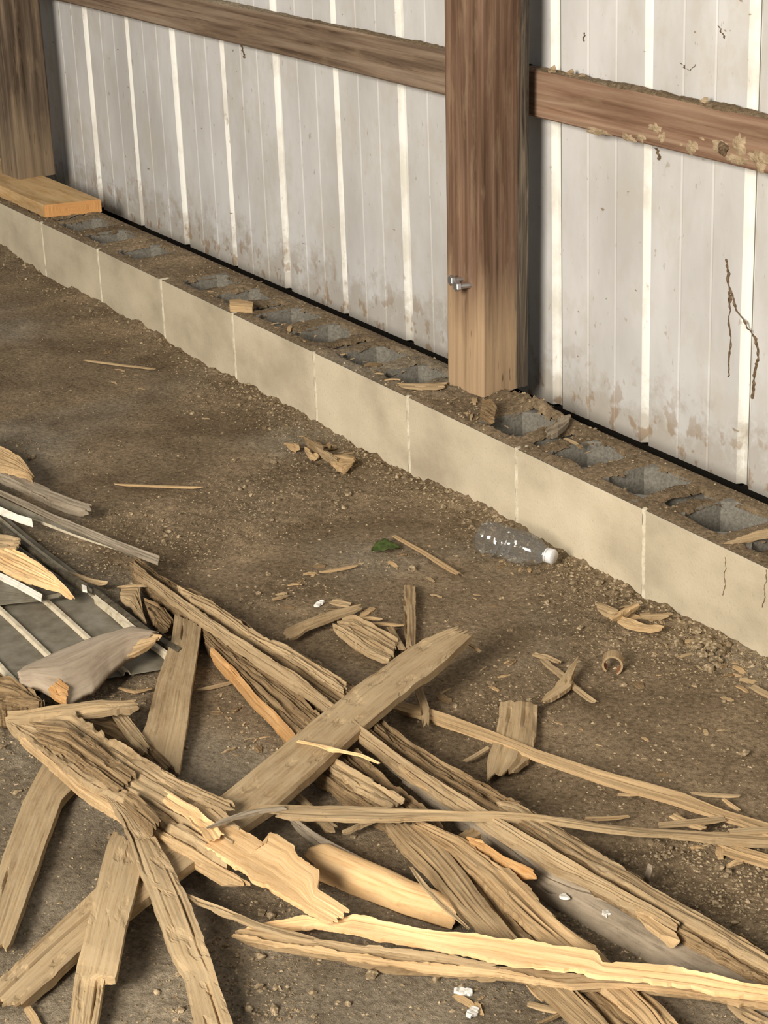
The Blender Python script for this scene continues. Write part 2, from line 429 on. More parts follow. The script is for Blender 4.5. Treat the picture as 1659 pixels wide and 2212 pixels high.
# siding: each sheet its own part
DY = 0.322
RX0, RS = -0.2959, 0.304
wall = bpy.data.objects.new('wall_back', None); COL.objects.link(wall)
tag(wall, 'white ribbed steel siding behind the posts, dusty and mud-splashed at its foot', 'wall', kind='structure')
wall.location = (0, DY, 0.11)
prof = []   # x, y offset, rib flag of the strip that starts here
def rib_minor(x): return [(x - 0.004, 0.0, 0), (x - 0.001, 0.0016, 0), (x + 0.001, 0.0016, 0), (x + 0.004, 0.0, 0)]
prof += [(0.0, 0.012, 1), (0.0125, 0.006, 1), (0.0140, 0.002, 2), (0.0165, 0.0, 0)]
for k in (1, 2): prof += rib_minor(0.016 + k * 0.0925)
prof += [(RS - 0.015, 0.0, 1), (RS - 0.006, 0.014, 1), (RS + 0.008, 0.014, 1), (RS + 0.011, 0.0, 0)]
for k in (1, 2): prof += rib_minor(RS + 0.011 + k * 0.0925)
prof += [(2 * RS - 0.021, 0.0, 1), (2 * RS - 0.015, 0.012, 1), (2 * RS - 0.0030, 0.012, 2), (2 * RS, 0.012, 1)]
zs = np.array([0.0, 0.25, 0.6, 1.2, 2.6])
pv, pq, pm = [], [], []
for (x, y, f) in prof:
    for z in zs: pv.append((x, y, z))
nz = len(zs)
for i in range(len(prof) - 1):
    for k in range(nz - 1):
        a = i * nz + k
        pq.append((a, a + nz, a + nz + 1, a + 1)); pm.append(prof[i][2])
mt, nt, b = new_mat('lap_seam_dark'); M_SEAM = mt
b.inputs['Base Color'].default_value = (0.16, 0.145, 0.12, 1)  # dark grey lines at the seam and lap edge
panel = np_mesh('siding_panel', pv, pq, None, [M_SIDE, M_RIB, M_SEAM], False, pm)
for n in range(-6, 8):
    o = link('siding_panel', panel, wall, (RX0 + n * 2 * RS, 0, 0.0))
    sm = o.modifiers.new('Solidify', 'SOLIDIFY'); sm.thickness = 0.0008; sm.offset = 1

def box_mesh(name, x0, x1, y0, y1, z0, z1, mat, bev=0.0):
    bm = bmesh.new()
    bmesh.ops.create_cube(bm, size=1)
    for vv in bm.verts:
        vv.co = ((x0 + x1) / 2 + vv.co.x * (x1 - x0), (y0 + y1) / 2 + vv.co.y * (y1 - y0), (z0 + z1) / 2 + vv.co.z * (z1 - z0))
    if bev: bmesh.ops.bevel(bm, geom=bm.edges[:], offset=bev, segments=1, affect='EDGES')
    me = bpy.data.meshes.new(name); bm.to_mesh(me); bm.free()
    me.materials.append(mat)
    return me
tag(link('gap_blocker', box_mesh('gap_blocker', -4.2, 5.0, 0.0, 0.04, -0.12, 0.10, M_BLACK), None, (0, DY + 0.022, 0.10)),  # added board, keeps world light from showing through below the siding
    'black light blocker added in the gap behind the foot of the siding', 'board', kind='structure')

# block wall
B = 0.4064
BW = 0.1937
base = bpy.data.objects.new('wall_base', None); COL.objects.link(base)
tag(base, 'low wall of hollow tan concrete blocks with dirt on its top', 'wall', kind='structure')
base.location = (0, 0, 0)
CORES = [(0.045, 0.170), (0.226, 0.351)]           # x range of the two cores inside a block 0.3964 long
SH = 0.034
def make_block(seed):
    rn = random.Random(seed)
    bm = bmesh.new()
    def bx(x0, x1, y0, y1, z0, z1):
        r = bmesh.ops.create_cube(bm, size=1)
        for vv in r['verts']:
            vv.co = ((x0 + x1) / 2 + vv.co.x * (x1 - x0), (y0 + y1) / 2 + vv.co.y * (y1 - y0), (z0 + z1) / 2 + vv.co.z * (z1 - z0))
    L = 0.3964
    z0, z1 = -0.03, HB
    bx(0, L, 0, SH, z0, z1); bx(0, L, BW - SH, BW, z0, z1)
    for a, b_ in ((0.018, CORES[0][0]), (CORES[0][1], CORES[1][0]), (CORES[1][1], L - 0.018)):
        bx(a, b_, SH, BW - SH, z0, z1)
    c = 0.022
    for (a, b_) in CORES:
        for (x, sx) in ((a, 1), (b_, -1)):
            for (y, syy) in ((SH, 1), (BW - SH, -1)):
                p = [(x, y), (x + sx * c, y), (x, y + syy * c)]
                vb = [bm.verts.new((px, py, z0)) for px, py in p]; vt = [bm.verts.new((px, py, z1)) for px, py in p]
                bm.faces.new(vb); bm.faces.new(vt)
                for i in range(3): bm.faces.new((vb[i], vb[(i + 1) % 3], vt[(i + 1) % 3], vt[i]))
    bmesh.ops.recalc_face_normals(bm, faces=bm.faces[:])
    me = bpy.data.meshes.new('concrete_block'); bm.to_mesh(me); bm.free()
    me.materials.append(M_BLOCK)
    return me
bmesh_ = make_block(1)
mort_v = None
def mortar_mesh(seed):
    zz = np.linspace(-0.03, HB + 0.002, 40)
    r = np.random.default_rng(seed)
    wl = 0.0050 + 0.0022 * fbm(zz * 40, 0 * zz, seed, 2); wr = 0.0050 + 0.0022 * fbm(zz * 40, 0 * zz + 5, seed, 2)
    yy = -0.0012 + 0.0012 * fbm(zz * 60, 0 * zz + 9, seed, 2)
    V = []; Q = []
    for i, z in enumerate(zz):
        V += [(-wl[i], 0.002, z), (-wl[i] * 0.6, yy[i], z), (wr[i] * 0.6, yy[i], z), (wr[i], 0.002, z), (wr[i], SH, z), (-wl[i], SH, z)]
    for i in range(len(zz) - 1):
        for k in range(6):
            a = i * 6 + k; b_ = i * 6 + (k + 1) % 6
            Q.append((a, b_, b_ + 6, a + 6))
    t = (len(zz) - 1) * 6
    Q.append((t, t + 1, t + 4, t + 5)); Q.append((t + 1, t + 2, t + 3, t + 4))
    return np_mesh('mortar_joint', V, Q, None, [M_MORTAR])
K0, K1 = -5, 12
for k in range(K0, K1):
    link('concrete_block', bmesh_, base, (k * B + 0.005, 0, 0))
    link('mortar_joint', mortar_mesh(40 + k), base, (k * B, 0, 0))
# dirt lying on the block tops, broken open over the cores
FILLED = {(1, 1): 0.0}
dx = spaced([(K0 * B, -0.7, 0.02), (-0.7, 3.35, 0.004), (3.35, K1 * B, 0.02)])
dyv = np.linspace(0.001, BW, 50)
TX, TY = np.meshgrid(dx, dyv, indexing='ij')
TZ = HB + 0.0015 + 0.0035 * (fbm(TX * 14, TY * 14, 51, 3) + 0.5) + 0.0025 * fbm(TX * 60, TY * 60, 53, 2) + 0.0015 * fbm(TX * 160, TY * 160, 57, 2)
lump = np.clip(fbm(TX * 5 + 3, TY * 7, 59, 2) * 1.3, 0, 1)
TZ += lump * (0.006 + 0.006 * fbm(TX * 45, TY * 45, 61, 2))
pile = np.exp(-(((TX - 2.25) / 0.09) ** 2 + ((TY - 0.19) / 0.045) ** 2))
TZ += pile * (0.022 + 0.012 * fbm(TX * 50, TY * 50, 63, 3))
edge = np.minimum(TY, BW - TY)
TZ = np.where(edge < 0.012, HB + 0.0005 + (TZ - HB) * np.clip(edge / 0.012, 0, 1) * 0.8, TZ)
xl = np.mod(TX, B) - 0.005
kk = np.floor(TX / B).astype(int)
wob = 0.007 * fbm(TX * 30, TY * 30, 71, 3)
def rect_sd(x, y, x0, x1, y0, y1):
    return np.maximum(np.maximum(x0 - x, x - x1), np.maximum(y0 - y, y - y1))
sd = np.full(TX.shape, 1.0)
FILL = {}
rr = random.Random(5)
for ki in range(K0, K1):
    for ci in range(3): FILL[(ki, ci)] = rr.choice([0.08, 0.11, 0.14, 0.10])
FILL.update({(1, 1): 0.004, (4, 0): 0.06, (3, 2): 0.018, (2, 1): 0.03, (2, 0): 0.035, (1, 2): 0.006, (0, 2): 0.004, (5, 0): 0.004, (5, 2): 0.03, (4, 2): 0.004, (6, 2): 0.045, (7, 1): 0.02, (0, 0): 0.03, (0, 1): 0.04, (6, 0): 0.18, (6, 1): 0.19, (7, 0): 0.19, (5, 1): 0.15})
holes = np.zeros(TX.shape, bool)
for ci in range(3):
    if ci < 2:
        a, b_ = CORES[ci]
        s_ = rect_sd(xl, TY, a, b_, SH + 0.002, BW - SH - 0.002) + wob
    else:
        xm = np.where(xl > 0.2, xl - B, xl)
        s_ = rect_sd(xm, TY, -0.023, 0.013, SH + 0.012, BW - SH - 0.012) + wob
        s_ = s_ + 0.0
    fillmap = np.zeros(TX.shape)
    kx = kk if ci < 2 else np.where(xl > 0.2, kk, kk - 1)
    for kv in range(K0 - 1, K1):
        fillmap[kx == kv] = FILL.get((kv, ci), 0.05)
    openm = fillmap > 0.012
    sd = np.minimum(sd, np.where(openm, s_, 1.0))
    TZ = np.where(~openm, TZ - 0.004 * np.clip(-s_ / 0.02, 0, 1), TZ)
TZ = TZ - np.clip((0.004 - sd) / 0.006, 0, 1) * 0.010
keep = sd > -0.004
nxt, nyt = TX.shape
I = (np.arange(nxt - 1)[:, None] * nyt + np.arange(nyt - 1)[None, :])
kq = (keep[:-1, :-1] & keep[1:, :-1] & keep[:-1, 1:] & keep[1:, 1:]).ravel()
I = I.ravel()[kq]
q = np.stack([I, I + nyt, I + nyt + 1, I + 1], 1)
v = np.stack([TX, TY, TZ], -1).reshape(-1, 3)
tag(link('dirt_layer', np_mesh('dirt_layer', v, q, None, [M_DIRT], True), base), kind='stuff')
# dirt standing in the cores
for k in range(K0, K1):
    for ci in range(3):
        d = FILL[(k, ci)]
        if d < 0.012: d = 0.012
        x0, x1 = ((CORES[ci][0], CORES[ci][1]) if ci < 2 else (0.3734, 0.4164))
        n = 9
        xs_ = np.linspace(x0 - 0.002, x1 + 0.002, n); ys_ = np.linspace(SH - 0.002, BW - SH + 0.002, n)
        XX, YY = np.meshgrid(xs_, ys_, indexing='ij')
        ZZ = HB - d + 0.010 * fbm(XX * 30 + k * 7, YY * 30, 81 + ci, 2) + (0.02 * (YY - 0.1) if d > 0.03 else 0)
        I = (np.arange(n - 1)[:, None] * n + np.arange(n - 1)[None, :]).ravel()
        tag(link('core_fill', np_mesh('core_fill', np.stack([XX, YY, np.minimum(ZZ, HB + 0.002)], -1).reshape(-1, 3), np.stack([I, I + n, I + n + 1, I + 1], 1), None, [M_DIRT], True), base, (k * B + 0.005, 0, 0)), kind='stuff')

# ------------------------------------------------------------------ timbers
def cuboid(name, size, axis, mat, segs=60, cross=10, disp=0.0015, seed=0, bev=0.004, mats=None, endmat=False, ragend=0.0):
    """box with the grain along `axis`; centred on x/y, from 0 upwards (axis 2) or along x from 0 (axis 0)"""
    L = size[axis]
    oth = [i for i in range(3) if i != axis]
    a, b_ = size[oth[0]], size[oth[1]]
    per = []
    def side(p, q_, n):
        for i in range(n): per.append((p[0] + (q_[0] - p[0]) * i / n, p[1] + (q_[1] - p[1]) * i / n))
    e = bev
    pts = [(-a / 2 + e, -b_ / 2), (a / 2 - e, -b_ / 2), (a / 2, -b_ / 2 + e), (a / 2, b_ / 2 - e), (a / 2 - e, b_ / 2), (-a / 2 + e, b_ / 2), (-a / 2, b_ / 2 - e), (-a / 2, -b_ / 2 + e)]
    for i in range(8): side(pts[i], pts[(i + 1) % 8], cross if i % 2 == 0 else 1)
    per = np.array(per); n = len(per)
    cum = np.concatenate([[0], np.cumsum(np.linalg.norm(np.diff(per, axis=0), axis=1))])
    us = np.linspace(0, L, segs + 1)
    U, C = np.meshgrid(us, cum, indexing='ij')
    PX = np.broadcast_to(per[:, 0], U.shape); PY = np.broadcast_to(per[:, 1], U.shape)
    dd = disp * fbm(U * 3, C * 55, seed, 3) + disp * 0.8 * fbm(U * 0.8, C * 9, seed + 5, 2)
    r = np.sqrt(PX ** 2 + PY ** 2)
    PX = PX * (1 + dd / r); PY = PY * (1 + dd / r)
    if ragend:
        U = U + (us[:, None] < L * 0.02 + 1e-6) * (ragend * np.abs(fbm(C * 60, 0 * C, seed + 9, 2)))
    V = np.zeros(U.shape + (3,)); V[..., axis] = U; V[..., oth[0]] = PX; V[..., oth[1]] = PY
    G = np.stack([U, C, np.full(U.shape, seed * 1.7)], -1)
    I, J = np.meshgrid(np.arange(segs), np.arange(n), indexing='ij')
    J2 = (J + 1) % n
    q = np.stack([I * n + J, I * n + J2, (I + 1) * n + J2, (I + 1) * n + J], -1).reshape(-1, 4)
    V = V.reshape(-1, 3); G = G.reshape(-1, 3)
    me_v = list(map(tuple, V)); 
    c0, c1 = V[:n].mean(0), V[-n:].mean(0)
    V = np.vstack([V, c0, c1]); G = np.vstack([G, [0, 0, seed], [L, 0, seed]])
    # end-grain coordinates run across, so the cap is a triangle fan (as degenerate-free quads per pair)
    caps = []
    for j in range(0, n, 2):
        caps.append((len(V) - 2, (j + 2) % n, j + 1, j)); caps.append((len(V) - 1, segs * n + j, segs * n + j + 1, segs * n + (j + 2) % n))
    q = np.vstack([q, np.array(caps)])
    if axis == 1: q = q[:, ::-1]
    me = np_mesh(name, V, q, G, [mat], False)
    bm = bmesh.new(); bm.from_mesh(me); bmesh.ops.recalc_face_normals(bm, faces=bm.faces[:]); bm.to_mesh(me); bm.free()
    return me

# post on the block wall: near corner found on the block top
me = cuboid('wooden_post', (0.121, 0.128, 2.5), 2, M_POST, 160, 14, 0.0014, 3, 0.004, ragend=0.003)
rot = math.radians(6)
nc = np.array([2.138, 0.124])
ctr = nc + np.array([math.cos(rot) * -0.0605 - math.sin(rot) * 0.064, math.sin(rot) * -0.0605 + math.cos(rot) * 0.064])
post = link('wooden_post', me, None, (ctr[0], ctr[1], HB + 0.001))
post.rotation_euler = (0, math.radians(1.4), rot)
tag(post, 'reddish brown square wooden post with bolts in it, pale worn foot on the blocks', 'post')
me = cuboid('wooden_post', (0.135, 0.132, 2.5), 2, M_POST2, 160, 12, 0.0024, 8, 0.008)
rot2 = math.radians(5)
nc2 = np.array([-0.425, 0.108])
ctr2 = nc2 + np.array([math.cos(rot2) * -0.0675 - math.sin(rot2) * 0.066, math.sin(rot2) * -0.0675 + math.cos(rot2) * 0.066])
post2 = link('wooden_post', me, None, (ctr2[0], ctr2[1], HB + 0.038))
post2.rotation_euler = (0, math.radians(-0.3), rot2)
tag(post2, 'dark weathered wooden post standing on a new yellow board', 'post')

# new board under that post
me = cuboid('new_board', (1.6, 0.166, 0.038), 0, M_NEW, 40, 8, 0.0006, 5, 0.002)
me.materials.append(M_NEWEND)
for p in me.polygons:
    if abs(p.normal.x) > 0.8: p.material_index = 1
nb = link('new_board', me, None, (-1.62, 0.097, HB + 0.019 + 0.003))
nb.rotation_euler = (0, 0, math.radians(0.5))
for vv in me.vertices:
    if vv.co.x > 1.55: vv.co.x += 0.26 * vv.co.y + 0.0
tag(nb, 'short new yellow board lying on the block wall under the dark post', 'board')

# girts
GZ0, GH = 0.7413, 0.0958
me = cuboid('girt', (4.6, 0.038, GH), 0, M_GIRT2, 160, 8, 0.0012, 12, 0.004)
g1 = link('girt', me, None, (-2.52, 0.282 + 0.0195, GZ0 + GH / 2))
tag(g1, 'grey-brown horizontal girt running between the two posts', 'beam')
me = cuboid('girt', (2.4, 0.038, GH), 0, M_GIRT, 110, 8, 0.0012, 17, 0.004)
g2 = link('girt', me, None, (2.085, 0.282 + 0.0195, GZ0 + GH / 2))
tag(g2, 'reddish horizontal girt with dried mud along its lower edge', 'beam')
# dust ridges lying on the girts
def ridge(x0, x1, seed, parent, amp):
    n = int((x1 - x0) / 0.006); mm = 8
    xs_ = np.linspace(x0, x1, n); ys_ = np.linspace(0.284, 0.320, mm)
    XX, YY = np.meshgrid(xs_, ys_, indexing='ij')
    t = (YY - 0.284) / 0.036
    ZZ = GZ0 + GH - 0.001 + amp * np.sin(np.pi * np.clip(t * 0.8 + 0.1, 0, 1)) * np.clip(0.5 + fbm(XX * 16, YY * 30, seed, 4) * 0.9, 0.05, 1.6) + 0.002 * fbm(XX * 120, YY * 120, seed + 4, 2)
    ZZ[:, 0] = GZ0 + GH - 0.003; ZZ[:, -1] = GZ0 + GH - 0.003
    ox, oy, oz = parent.location
    I = (np.arange(n - 1)[:, None] * mm + np.arange(mm - 1)[None, :]).ravel()
    me = np_mesh('dust_layer', np.stack([XX - ox, YY - oy, ZZ - oz], -1).reshape(-1, 3), np.stack([I, I + mm, I + mm + 1, I + 1], 1), None, [M_DIRT])
    tag(link('dust_layer', me, parent), kind='stuff')
ridge(-0.3, 2.06, 91, g1, 0.006)
ridge(2.10, 3.6, 95, g2, 0.009)

# ------------------------------------------------------------------ wood pieces
def resample(Pl, n):
    Pl = np.asarray(Pl, float)
    s = np.concatenate([[0], np.cumsum(np.linalg.norm(np.diff(Pl, axis=0), axis=1))])
    t = np.linspace(0, s[-1], n)
    return np.stack([np.interp(t, s, Pl[:, k]) for k in range(3)], 1), s[-1]
SEED = [100]
def slab(name, PA, PB, th, mat, label=None, cat=None, group=None, parent=None, rag=(0.012, 0.012), edge=0.002,
         relief=0.0015, arch=0.0, cracks=3, seg=0.006, fib=0.0036, pit=0.0, bulge=0.0, minz=-0.006, wobz=0.0, kind=None, circ=False, smooth=False):
    SEED[0] += 1; sd_ = SEED[0]
    r = np.random.default_rng(sd_)
    HR = 240
    A, LA = resample(PA, HR); Bq, LB = resample(PB, HR)
    L = max(LA, LB)
    wd = np.linalg.norm(A - Bq, axis=1).mean()
    N = int(max(6, min(230, L / seg))); M = int(max(3, min(36, wd / fib)))
    vv = np.linspace(0, 1, M + 1)
    uu = np.linspace(0, 1, N + 1)
    def ragcol(a, so):
        if a <= 0: return np.zeros(M + 1)
        k = np.floor(np.arange(M + 1) / r.integers(1, 4)).astype(int)
        blocky = r.random(M + 2)[k]
        return a * (0.55 * blocky + 0.45 * r.random(M + 1)) / L
    s0, s1 = ragcol(rag[0], 0), ragcol(rag[1], 1)
    T = s0[None, :] + (1 - s0 - s1)[None, :] * uu[:, None]
    idx = T * (HR - 1); i0 = np.clip(np.floor(idx).astype(int), 0, HR - 2); ft = (idx - i0)[..., None]
    PAi = A[i0] * (1 - ft) + A[i0 + 1] * ft
    PBi = Bq[i0] * (1 - ft) + Bq[i0 + 1] * ft
    V2 = np.broadcast_to((((1 - np.cos(np.pi * vv)) / 2) if circ else vv)[None, :], T.shape).copy()
    ew = edge / max(wd, 1e-4)
    fall0 = np.clip(1 - vv * 4, 0, 1); fall1 = np.clip(1 - (1 - vv) * 4, 0, 1)
    def ragline(so):
        stp = np.floor(uu * L / 0.022 + 0.4 * r.random(N + 1)).astype(int)
        return (0.7 * fbm(uu * L * 13, 0 * uu + so * 3, sd_ + so, 3) + 0.55 * (r.random(stp.max() + 2)[stp] - 0.5) + 0.22 * (r.random(N + 1) - 0.5)) * ew * 1.25
    e0 = ragline(0)
    e1 = ragline(1)
    V2 += e0[:, None] * fall0[None, :] + e1[:, None] * fall1[None, :]
    P = PAi * (1 - V2[..., None]) + PBi * V2[..., None]
    UL = T * L; VW = V2 * wd
    hz = relief * (fbm(UL * 6, VW * 260, sd_ + 2, 2) * 1.3 + 0.8 * fbm(UL * 25, VW * 120, sd_ + 3, 2))
    steps = np.repeat(r.random(M + 3), 1)[:M + 1] - 0.5
    hz = hz + relief * 0.9 * steps[None, :]
    for _ in range(cracks):
        jc = r.integers(0, M + 1); c0 = r.random() * 0.85; cl = 0.1 + 0.35 * r.random()
        w = np.clip(1 - np.abs((uu - c0 - cl / 2) / (cl / 2)), 0, 1) ** 0.5
        hz[:, jc] -= min(np.min(th) * 0.6, 0.006) * w
    if pit:
        pn = fbm(UL * 28, VW * 55, sd_ + 7, 3)
        hz -= pit * np.clip((pn - 0.25) * 5, 0, 1)
    hz = hz + wobz * fbm(UL * 5, 0 * UL, sd_ + 9, 2)
    if circ:
        pass
    elif arch: hz = hz + arch * (1 - (2 * vv[None, :] - 1) ** 2)
    P[..., 2] += hz + (arch * np.sin(np.pi * vv)[None, :] if circ else 0)
    if not isinstance(th, (int, float)): th = np.interp(T, np.linspace(0, 1, len(th)), th)
    thv = th * (1 + 0.25 * fbm(UL * 12, VW * 60, sd_ + 4, 2))
    if rag[0] > 0.004: thv = thv * np.clip(0.35 + (uu[:, None] * L) / 0.03, 0, 1)
    if rag[1] > 0.004: thv = thv * np.clip(0.35 + ((1 - uu)[:, None] * L) / 0.03, 0, 1)
    Q = P.copy(); Q[..., 2] -= thv
    Q[..., 2] = np.minimum(np.maximum(Q[..., 2], minz), P[..., 2] - 0.0008)
    n1_ = (N + 1) * (M + 1)
    V = np.vstack([P.reshape(-1, 3), Q.reshape(-1, 3)])
    gs = sd_ * 3.17
    G = np.vstack([np.stack([UL + gs, VW, np.full(UL.shape, gs)], -1).reshape(-1, 3),
                   np.stack([UL + gs, VW, gs + thv * 1.0], -1).reshape(-1, 3)])
    I, J = np.meshgrid(np.arange(N), np.arange(M), indexing='ij')
    a = (I * (M + 1) + J).ravel()
    top = np.stack([a, a + M + 1, a + M + 2, a + 1], 1)
    p0, p1, p3 = V[top[:, 0]], V[top[:, 1]], V[top[:, 3]]
    if np.cross(p1 - p0, p3 - p0)[:, 2].mean() < 0: flip = True
    else: flip = False
    bot = top[:, ::-1] + n1_
    sides = []
    for i in range(N):
        x = i * (M + 1); sides.append((x + M + 1, x, x + n1_, x + M + 1 + n1_))
        x = i * (M + 1) + M; sides.append((x, x + M + 1, x + M + 1 + n1_, x + n1_))
    for j in range(M):
        sides.append((j, j + 1, j + 1 + n1_, j + n1_))
        x = N * (M + 1) + j; sides.append((x + 1, x, x + n1_, x + 1 + n1_))
    q = np.vstack([top, bot, np.array(sides)])
    if flip: q = q[:, ::-1]
    org = V.mean(0); org[2] = V[:, 2].min()
    me = np_mesh(name, V - org, q, G, [mat], smooth)
    if parent is not None:
        o = link(name, me, parent, org - np.array(parent.location))
    else:
        o = link(name, me, None, org)
    return tag(o, label, cat, group, kind)

def zz(z, n): return [z] * n if isinstance(z, (int, float)) else list(np.interp(np.linspace(0, 1, n), np.linspace(0, 1, len(z)), z))
def plank(name, A, Bp, za, zb, th, mat, **kw):
    """edges given as photo pixels, their heights above the dirt as za / zb"""
    PA = [onz(x, y, z) for (x, y), z in zip(A, zz(za, len(A)))]
    PB = [onz(x, y, z) for (x, y), z in zip(Bp, zz(zb, len(Bp)))]
    return slab(name, PA, PB, th, mat, **kw)
def stick(name, pts, width, th, mat, **kw):
    """pts: photo pixels with height; width in metres across the run of the stick"""
    C = np.array([onz(x, y, z) for x, y, z in pts])
    ws = zz(width, len(C))
    PA, PB = [], []
    for i in range(len(C)):
        d = C[min(i + 1, len(C) - 1)] - C[max(i - 1, 0)]
        n = np.array([-d[1], d[0], 0]); n /= np.linalg.norm(n)
        PA.append(C[i] + n * ws[i] / 2); PB.append(C[i] - n * ws[i] / 2)
    return slab(name, PA, PB, th, mat, **kw)

def half_round(name, near, z0, width, th, mat, **kw):
    """half cylinder: near rim as photo pixels on the dirt, the far rim `width` away behind it"""
    PB = np.array([onz(x, y, z) for (x, y), z in zip(near, zz(z0, len(near)))])
    ws = zz(width, len(near)); PA = []
    for i in range(len(PB)):
        d_ = PB[min(i + 1, len(PB) - 1)] - PB[max(i - 1, 0)]
        n_ = np.array([-d_[1], d_[0], 0]); n_ /= np.linalg.norm(n_)
        PA.append(PB[i] + n_ * ws[i])
    return slab(name, PA, PB, th, mat, circ=True, smooth=True, **kw)

# --- diagonal plank, one length running under the big rotten plank
plank('split_plank',
      [(1002, 1348), (966, 1360), (935, 1372), (902, 1387), (767, 1483), (551, 1660), (487, 1712), (330, 1830), (202, 1923), (24, 2089), (-60, 2170)],
      [(1028, 1364), (988, 1402), (945, 1438), (905, 1470), (854, 1511), (733, 1613), (601, 1731), (381, 1890), (309, 1948), (169, 2058), (40, 2178)],
      [0.085, 0.085, 0.084, 0.083, 0.080, 0.072, 0.066, 0.052, 0.042, 0.025, 0.018], [0.080, 0.080, 0.079, 0.078, 0.077, 0.070, 0.064, 0.050, 0.040, 0.024, 0.018], 0.013, M_BOARD,
      label='long dusty flat plank with splintered dark tip, lying crosswise over the split beams', cat='plank', rag=(0.035, 0.02), edge=0.0008, pit=0.0022, cracks=3, relief=0.0006)
# --- rotten beam made of delaminating layers
beam = empty('rotten_beam', onz(850, 1600, 0.0), 'long rotten beam split into ridged layers, running under the crosswise plank', 'beam')
plank('beam_layer',
      [(283, 1192), (344, 1241), (371, 1253), (456, 1295), (560, 1366), (628, 1397), (702, 1439), (767, 1480), (824, 1552), (865, 1588), (939, 1640), (1000, 1674), (1119, 1734), (1207, 1788), (1278, 1831), (1373, 1887), (1449, 1939), (1544, 1990), (1680, 2072)],
      [(275, 1222), (330, 1262), (400, 1310), (470, 1355), (540, 1400), (610, 1442), (675, 1490), (735, 1535), (790, 1580), (840, 1620), (900, 1662), (960, 1702), (1045, 1752), (1120, 1804), (1185, 1850), (1265, 1900), (1340, 1948), (1450, 2002), (1680, 2130)],
      [0.030, 0.05, 0.055, 0.055, 0.055, 0.055, 0.055, 0.05, 0.04], [0.036, 0.055, 0.06, 0.062, 0.062, 0.062, 0.060, 0.055, 0.045], [0.03, 0.04, 0.04, 0.03, 0.02, 0.016, 0.012], M_ROT, parent=beam,
      rag=(0.04, 0), edge=0.006, relief=0.0045, cracks=10, fib=0.0035, pit=0.004)
plank('beam_layer',
      [(286, 1212), (330, 1245), (440, 1325), (540, 1395), (640, 1458), (720, 1520), (800, 1583), (900, 1655), (1000, 1716), (1090, 1770), (1200, 1838), (1330, 1914), (1480, 1998)],
      [(284, 1236), (324, 1262), (432, 1344), (535, 1412), (632, 1474), (714, 1536), (795, 1600), (895, 1675), (985, 1738), (1075, 1792), (1185, 1858), (1320, 1930), (1470, 2010)],
      [0.05, 0.07, 0.072, 0.072, 0.068, 0.06], [0.046, 0.064, 0.067, 0.067, 0.063, 0.055], 0.012, M_DUSTY, parent=beam,
      rag=(0.02, 0.05), edge=0.003, relief=0.003, cracks=6, fib=0.003)
plank('beam_layer',
      [(372, 1258), (456, 1300), (560, 1372), (628, 1400), (702, 1445), (760, 1482)],
      [(400, 1290), (470, 1326), (560, 1388), (640, 1428), (700, 1468), (745, 1500)],
      0.062, 0.064, 0.012, M_DUSTY, parent=beam, rag=(0.03, 0.02), edge=0.005, relief=0.003, cracks=5, pit=0.003)
plank('beam_layer',
      [(1066, 1728), (1119, 1736), (1207, 1790), (1278, 1833), (1373, 1889), (1449, 1941), (1544, 1992), (1680, 2074)],
      [(1060, 1740), (1110, 1762), (1190, 1812), (1262, 1858), (1350, 1908), (1440, 1960), (1540, 2012), (1680, 2096)],
      0.058, 0.062, 0.014, M_DUSTY, parent=beam, rag=(0.03, 0.0), edge=0.005, relief=0.0022, cracks=4)
plank('beam_layer',
      [(814, 1600), (868, 1640), (932, 1697), (1034, 1762), (1091, 1806), (1191, 1882), (1260, 1905), (1338, 1925)],
      [(806, 1612), (860, 1655), (918, 1706), (1010, 1776), (1080, 1826), (1180, 1906), (1250, 1935), (1330, 1955)],
      0.045, 0.034, 0.02, M_GREYW, parent=beam, rag=(0.03, 0.03), edge=0.003, relief=0.002)
# --- lower companion of the beam with an orange edge
beam2 = empty('split_board', onz(640, 1560, 0.0), 'brown split board with a bright orange lower edge, tucked beside the rotten beam', 'board')
plank('board_layer',
      [(433, 1346), (470, 1380), (540, 1428), (620, 1483), (702, 1548), (757, 1610), (840, 1680), (912, 1745), (968, 1800)],
      [(440, 1382), (500, 1446), (560, 1514), (594, 1549), (637, 1593), (682, 1667), (740, 1708), (797, 1742), (865, 1806)],
      [0.030, 0.04, 0.042, 0.042, 0.04], [0.026, 0.030, 0.030, 0.030, 0.026], 0.025, M_ROT, parent=beam2, rag=(0.02, 0.05), edge=0.004, relief=0.004, cracks=9, fib=0.0035, pit=0.003)
plank('board_edge',
      [(450, 1390), (505, 1442), (560, 1507), (596, 1541), (640, 1588)],
      [(448, 1402), (500, 1454), (556, 1520), (592, 1554), (636, 1600)],
      0.036, 0.028, 0.02, M_ORANGE, parent=beam2, rag=(0.03, 0.01), edge=0.002, relief=0.001, cracks=1, fib=0.003)
plank('board_layer',
      [(700, 1622), (760, 1655), (830, 1695), (890, 1740)],
      [(690, 1640), (745, 1680), (800, 1715), (850, 1745)],
      0.052, 0.05, 0.01, M_DUSTY, parent=beam2, rag=(0.03, 0.03), edge=0.006, relief=0.0035, pit=0.003)
